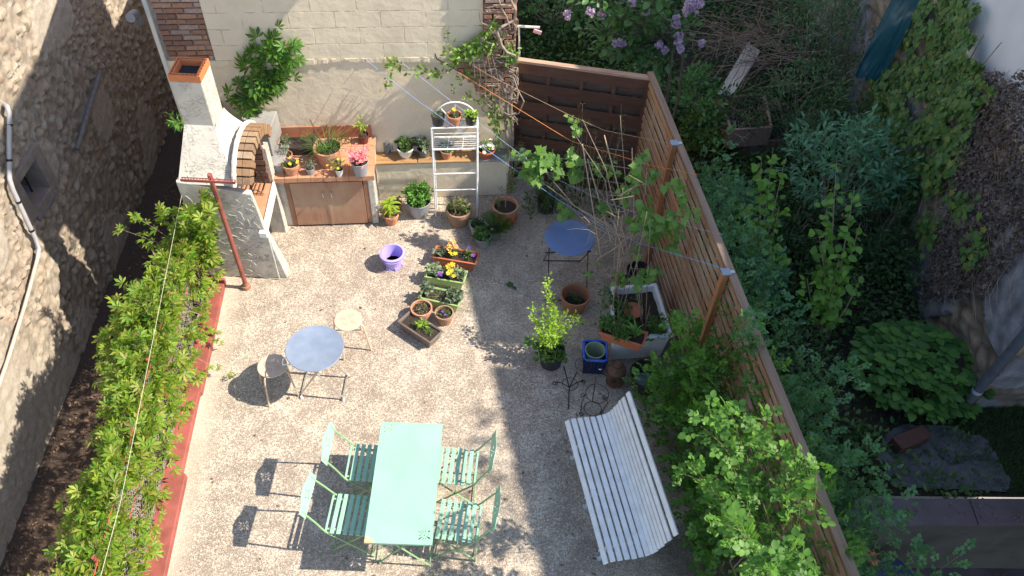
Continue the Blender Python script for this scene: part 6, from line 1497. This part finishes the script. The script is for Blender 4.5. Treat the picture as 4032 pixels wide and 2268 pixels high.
# raised bed with board
rb_ = thing('raised_bed', 'old plank compost bed with a pale board laid across it', 'raised bed', at(1860, 300, GZ))
PLK = m_wood('old_planks', (.18, .11, .085), (.30, .20, .155), 1, .85)
z1 = .25; K = [at(1805, 243, z1), at(1838, 328, z1), at(1945, 320, z1), at(1925, 235, z1)]
def wallp(b, p, q, z0, z1_, th=.04):
    d = q-p; d[2] = 0; d = d/np.linalg.norm(d); nrm = np.array([-d[1], d[0], 0])*th; b.hexa([[*p[:2], z0], [*q[:2], z0], [*(q+nrm)[:2], z0], [*(p+nrm)[:2], z0], [*p[:2], z1_], [*q[:2], z1_], [*(q+nrm)[:2], z1_], [*(p+nrm)[:2], z1_]])
b = MB(); 
for k in range(4): wallp(b, K[k].copy(), K[(k+1) % 4].copy(), z1-.32, z1)
b.build('upper_frame', PLK, rb_, bevel=.004)
z2 = z1-.321; K2 = [at(1815, 285, z2), at(1868, 360, z2), at(1990, 352, z2), at(1960, 250, z2)]
b = MB()
for k in range(4): wallp(b, K2[k].copy(), K2[(k+1) % 4].copy(), GZ, z2)
b.build('lower_frame', PLK, rb_, bevel=.004)
b = MB(); b.add([K2[0]-[0, 0, .05], K2[1]-[0, 0, .05], K2[2]-[0, 0, .05], K2[3]-[0, 0, .05]], [(0, 1, 2, 3)]); b.add([K[0]-[0, 0, .12], K[1]-[0, 0, .12], K[2]-[0, 0, .12], K[3]-[0, 0, .12]], [(0, 1, 2, 3)]); b.build('soil', GARD, rb_)
e0, e1, e2, e3 = at(1803, 241, z1+.02), at(1835, 242, z1+.02), at(1905, 132, z1+.02), at(1881, 109, z1+.02)
b = MB()
b.hexa([*(q for q in (e0, (e0+e1)/2-[.005, 0, 0], (e3+e2)/2-[.005, 0, 0], e3)), *(q+[0, 0, .03] for q in (e0, (e0+e1)/2-[.005, 0, 0], (e3+e2)/2-[.005, 0, 0], e3))])
b.hexa([*(q for q in ((e0+e1)/2+[.005, 0, 0], e1+[.04, 0, 0], e2+[.04, 0, 0], (e3+e2)/2+[.005, 0, 0])), *(q+[0, 0, .03] for q in ((e0+e1)/2+[.005, 0, 0], e1+[.04, 0, 0], e2+[.04, 0, 0], (e3+e2)/2+[.005, 0, 0]))])
Lw = Leaves(); Sw = MB()
for k in range(75):
    src = K if k < 35 else K2; u, v = random.random(), random.random(); q = (src[0]*(1-u)*(1-v)+src[1]*u*(1-v)+src[2]*u*v+src[3]*(1-u)*v); q[2] -= .1; spray(Lw, Sw, q, q+np.array([random.gauss(0, .1), random.gauss(0, .1), random.uniform(.08, .3)]), 12, .06, .07, .1, .003)
for k in range(60):
    u, v = random.random(), random.random(); q = (K[0]*(1-u)*(1-v)+K[1]*u*(1-v)+K[2]*u*v+K[3]*(1-u)*v)-[0, 0, .09]; d = rnd(1)[0]*[.2, .2, .05]; Sw.tube([q-d, q+rnd(1)[0]*.03, q+d], .004, 4, caps=False)
Sw.build('twigs', TWIG, rb_, fixn=False); Lw.build('weeds', OV, G_DARK, rb_)
o = b.build('board', m_wood('pale_board', (.40, .36, .30), (.55, .50, .42), 1, .8)); tag(o, 'pale weathered board lying on the compost bed', 'board')
# brushwood
bw = thing('brush_pile', 'tangled heap of dry brown branches behind the compost bed', 'brushwood', at(1930, 90, GZ)); S = MB()
for k in range(190):
    c = at(random.gauss(1900, 70), random.gauss(95, 50), random.uniform(.1, .75)); d = rnd(1)[0]*[.6, .35, .22]; S.tube([c-d, c+rnd(1)[0]*.08, c+d*.6+rnd(1)[0]*.1, c+d], [.006, .005, .004, .002], 4, caps=False)
S.build('twigs', simple('brown_brush', (.22, .155, .12), .9, .4, 8), bw, fixn=False)
def rowbush(name, label, pts, r, n, m, size, tm, mat, cat='bush', group=None, **kw):
    c = at(*pts); return blob_shrub(name, label, cat, (c[0], c[1], GZ), c, r, n, m, size, tm, mat, group=group, **kw)
rowbush('bush', 'grey-green bush of narrow leaves rising behind the brushwood', (2070, 60, .6), (.9, .8, .7), 120, 16, .10, LAN, leafmat('narrow_leaf', [(.10, .19, .08), (.15, .26, .11), (.07, .14, .055)], .25))
rowbush('bush', 'narrow-leaved bush filling the space right of the compost bed', (2030, 230, .3), (.8, .6, .5), 90, 16, .085, LAN, leafmat('narrow_leaf', [(0, 0, 0)]))
rowbush('bush', 'dark leafy bush between the fence and the compost bed', (1760, 260, .1), (.35, .9, .5), 80, 14, .075, OV, leafmat('garden_mid_leaf', [(.065, .16, .05), (.10, .22, .06), (.05, .12, .04)], .25))
rowbush('bush', 'yellow-green low bush beside the compost bed', (1770, 330, .0), (.3, .45, .35), 50, 14, .06, OV, leafmat('olive_leaf', [(.08, .14, .02), (.11, .18, .03), (.06, .11, .02)], .25))
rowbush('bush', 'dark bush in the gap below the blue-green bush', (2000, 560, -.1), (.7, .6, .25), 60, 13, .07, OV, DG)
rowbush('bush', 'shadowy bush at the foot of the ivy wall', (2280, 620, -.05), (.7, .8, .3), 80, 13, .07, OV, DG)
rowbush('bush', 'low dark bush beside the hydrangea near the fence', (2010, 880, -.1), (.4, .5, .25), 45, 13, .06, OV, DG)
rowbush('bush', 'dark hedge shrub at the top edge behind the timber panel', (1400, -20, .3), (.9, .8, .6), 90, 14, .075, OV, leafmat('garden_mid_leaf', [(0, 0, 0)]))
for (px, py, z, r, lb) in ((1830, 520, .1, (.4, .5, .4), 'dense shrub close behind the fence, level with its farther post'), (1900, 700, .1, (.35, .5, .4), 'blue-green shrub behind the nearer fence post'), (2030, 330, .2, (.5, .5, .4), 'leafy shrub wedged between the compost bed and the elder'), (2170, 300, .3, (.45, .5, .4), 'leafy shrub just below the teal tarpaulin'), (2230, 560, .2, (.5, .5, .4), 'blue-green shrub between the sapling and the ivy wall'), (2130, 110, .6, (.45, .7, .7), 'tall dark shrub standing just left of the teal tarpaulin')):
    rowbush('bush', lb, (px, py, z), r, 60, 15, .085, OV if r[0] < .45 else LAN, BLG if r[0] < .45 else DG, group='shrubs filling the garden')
# ground cover
gc = Leaves(); n = 0
PTS = []
while n < 38000:
    x = random.uniform(-.1, 5.1); y = random.uniform(4.1, 17)
    if y < 8.6 and x < 1.7+(8.3-y)*.165: continue
    if y > 8.6 and x < 0: continue
    if y < 5.4 and x > 4.0: 
        if random.random() < .6: continue
    k = noise.noise(Vector((x*.8, y*.8, 2))); 
    if k < -.15 and random.random() < .7: continue
    z = GZ+max(0, .16+.25*k)*random.random(); PTS.append((x, y, z)); n += 1
PTS = np.array(PTS); gc.add(PTS, rnd(n)+np.array([0, 0, .3]), np.array([0, 0, .9])+rnd(n)*.6, .07*(.4+RNG.random(n)))
o = gc.build('ground_cover', OV, leafmat('ground_leaf', [(.035, .09, .025), (.06, .13, .03), (.08, .15, .035), (.03, .07, .022)], .2)); o['kind'] = 'stuff'; o['label'] = 'dark green weeds and ground cover in the garden'
gg = Leaves(); n = 26000; X = 4.1+2.9*RNG.random(n); Y = 4.22+1.25*RNG.random(n); keep = (X > 4.95+.25*np.sin(Y*5))|(RNG.random(n) < .12); X, Y = X[keep], Y[keep]; n = len(X)
gg.add(np.stack([X, Y, np.full(n, GZ)], 1), rnd(n)*.5+np.array([0, 0, 1.]), rnd(n), .05*(.5+RNG.random(n)))
X = -.1+2.6*RNG.random(30000); Y = 8.7+5*RNG.random(30000); k = len(X); gg.add(np.stack([X, Y, np.full(k, GZ)], 1), rnd(k)*.5+np.array([0, 0, 1.]), rnd(k), .075*(.5+RNG.random(k)))
o = gg.build('grass', T_blade(.06, .4), leafmat('grass_blade', [(.03, .07, .02), (.05, .105, .025), (.065, .13, .03)], .25)); o['kind'] = 'stuff'; o['label'] = 'rough shaded grass'
# flagstone path
fs_ = MB()
V = []; F = []; nn1, nn2 = 60, 40
for i in range(nn1):
    for j in range(nn2):
        x = 4.05+1.35*i/(nn1-1); y = 4.24+.78*j/(nn2-1); d0, d1, c = vor(Vector((x*1.8, y*1.8, 0))+noise.noise_vector(Vector((x*3, y*3, 0)))*.15); V.append((x, y, GZ+.008+.02*min(1, (d1-d0)*8)+.012*noise.noise(Vector((x*5, y*5, 1)))))
for i in range(nn1-1):
    for j in range(nn2-1):
        x, y, z = V[i*nn2+j]
        if (x-4.72)**2/.45+(y-4.5)**2/.34 < 1+.3*noise.noise(Vector((x*4, y*4, 5))): F.append((i*nn2+j, (i+1)*nn2+j, (i+1)*nn2+j+1, i*nn2+j+1))
fs_.v = V; fs_.f = F; fs_.c = [(1, 1, 1)]*len(V); o = fs_.build('path', simple('dark_flagstone', (.085, .09, .10), .8, .3, 6, bd=.004), None, smooth=True, fixn=False); o['kind'] = 'structure'
b = MB(); q = at(2290, 1105, GZ+.12); b.box((q[0], q[1], GZ+.10), (.42, .16, .16), rz=.45); o = b.build('edging_block', simple('red_brick_block', (.07, .028, .02), .8, .2), bevel=.01); tag(o, 'red brick edging block lying at the foot of the hydrangea', 'block')
# sunken area retaining wall
rw = thing('retaining_wall', 'mossy retaining wall with a purple-brown coping above the sunken yard', 'wall', (4.5, 3.95, -1.5))
COP = simple('purple_brown_coping', (.10, .078, .09), .6, .38, 2.5, bd=.002)
b = MB()
for k in range(6):
    xa, xb = 2.70+k*1.05+.004, 2.70+(k+1)*1.05-.004; f = lambda x, y0: y0+(x-2.7)*.0495; dz = random.uniform(-.006, .006)
    b.hexa([(xa, f(xa, 3.69), -.25), (xb, f(xb, 3.69), -.25), (xb, f(xb, 3.97), -.25), (xa, f(xa, 3.97), -.25), (xa, f(xa, 3.69), -.20+dz), (xb, f(xb, 3.69), -.20+dz), (xb, f(xb, 3.97), -.20+dz), (xa, f(xa, 3.97), -.20+dz)])
b.build('coping', COP, rw, bevel=.006)
b = MB(); b.hexa([(2.70, 3.73, -1.6), (9, 4.04, -1.6), (9, 4.26, -1.6), (2.70, 3.95, -1.6), (2.70, 3.73, -.251), (9, 4.04, -.251), (9, 4.26, -.251), (2.70, 3.95, -.251)]); b.build('face', m_plaster('mossy_wall', (.085, .08, .07), .45, .008, 8), rw)
sheet('yard_floor', [(2.68, -3), (10, -3), (10, 4.05), (2.68, 3.75)], -1.40, COP)
b = MB(); b.hexa([(2.7, 3.55, -1.398), (9, 3.86, -1.398), (9, 3.885, -1.398), (2.7, 3.575, -1.398), (2.7, 3.55, -1.39), (9, 3.86, -1.39), (9, 3.885, -1.39), (2.7, 3.575, -1.39)])
bn2 = thing('dustbin', 'dark bin with a blue rim standing in the sunken yard', 'bin', (at(2248, 1450, -.75)*[1, 1, 0]+[0, 0, -1.4]))
MB().lathe([(.15, 0), (.185, .65), (.175, .65), (.14, .06), (0, .06)], (0, 0, 0), 32).build('body', simple('charcoal_plastic', (.03, .035, .05), .4, .2), bn2, smooth=True, local=True)
MB().lathe([(.186, .63), (.20, .64), (.20, .66), (.178, .665)], (0, 0, 0), 32).build('rim', simple('dark_blue_plastic', (.03, .045, .12), .4, .2), bn2, smooth=True, local=True)
# withered rose head in front of the bin
L = Leaves(); S = MB(); e = at(2190, 1400, 1.1); S.tube([e-[0, -.05, .9], e], .006, 5); dr = thing('dried_rose', 'single cane with a withered rust-brown rose head above the bin', 'plant', e-[0, 0, 1.2])
n = 26; L.add(e+rnd(n)*.05, rnd(n), rnd(n), .05*np.ones(n)); S.build('stem', GSTEM, dr, fixn=False); L.build('petals', OV, leafmat('withered_petal', [(.35, .14, .07), (.45, .28, .16)], .2), dr)

lt = Leaves(); n = 3600; Y = 1+11*RNG.random(n); X = -5.75+2.0*RNG.random(n); lt.add(np.stack([X, Y, ALZ+.01+.03*RNG.random(n)], 1), rnd(n)*[1, 1, .3], np.array([0, 0, 1.])+rnd(n)*.5, .05*(.4+RNG.random(n)))
o = lt.build('leaf_litter', OV, leafmat('litter_leaf', [(.16, .095, .06), (.24, .15, .10), (.10, .06, .04), (.30, .20, .14)], .05, .8)); o['kind'] = 'stuff'; o['label'] = 'dry brown leaf litter on the alley floor'

fl = Leaves(); n = 420; X = RNG.random(n)*1.0; Y = RNG.random(n); px_ = np.where(X < .62, 1.9-RNG.random(n)**2*1.5, -2.9+RNG.random(n)*4.6); py_ = 1.6+6.3*Y
fl.add(np.stack([px_, py_, .006+.01*RNG.random(n)], 1), rnd(n)*[1, 1, .15], np.array([0, 0, 1.])+rnd(n)*.3, .035*(.3+RNG.random(n)))
o = fl.build('fallen_debris', OV, leafmat('litter_leaf', [(0, 0, 0)])); o['kind'] = 'stuff'; o['label'] = 'scattered dry leaves and debris on the terrace'
# unseen tree added beyond the frame, crown laid along the eave to break up the shade
tr_ = thing('shade_tree', 'unseen leafy tree added right of the picture to break up the shade edge', 'tree', (7.6, 3.6, -.3)); L = Leaves(); S = MB()
S.tube([(7.6, 3.6, -.3), (7.5, 3.8, 4), (7.3, 4.2, 6.8)], [.16, .13, .08], 10)
for (ya, yb, cnt) in ((.6, 4.4, 60),):
    for k in range(cnt):
        y = random.uniform(ya, yb); X0 = 6.9 if y < 5 else 5.2; Z0 = (6.3+.285*(y)) if y < 5 else zt(y)
        c = np.array([X0+.1+random.uniform(-.25, .2), y, Z0+random.uniform(-.55, .42) if random.random() < .5 else Z0+.1+random.uniform(-.1, .35)]); S.tube([(7.3, 4.2, 6.8), c], [.02, .006], 4, caps=False) if k % 12 == 0 and y < 5 else None
        L.add(c+rnd(9)*.16, rnd(9), rnd(9), .11*(.6+.6*RNG.random(9)))
S.build('trunk', BARK, tr_, fixn=False); L.build('crown', OV, G_MID, tr_)

lt = Leaves(); n = 500; X = 2.8+3.4*RNG.random(n); Yb = 3.55+.7*RNG.random(n); Zb = np.where(Yb > 3.72+(X-2.7)*.0495, -.185, -1.39); ok_ = (Yb < 3.92+(X-2.7)*.0495)
X, Yb, Zb = X[ok_], Yb[ok_], Zb[ok_]; n = len(X); lt.add(np.stack([X, Yb, Zb], 1), rnd(n)*[1, 1, .15], np.array([0, 0, 1.])+rnd(n)*.3, .03*(.3+RNG.random(n)))
o = lt.build('coping_debris', OV, leafmat('litter_leaf', [(0, 0, 0)])); o['kind'] = 'stuff'; o['label'] = 'small dead leaves on the purple-brown coping'
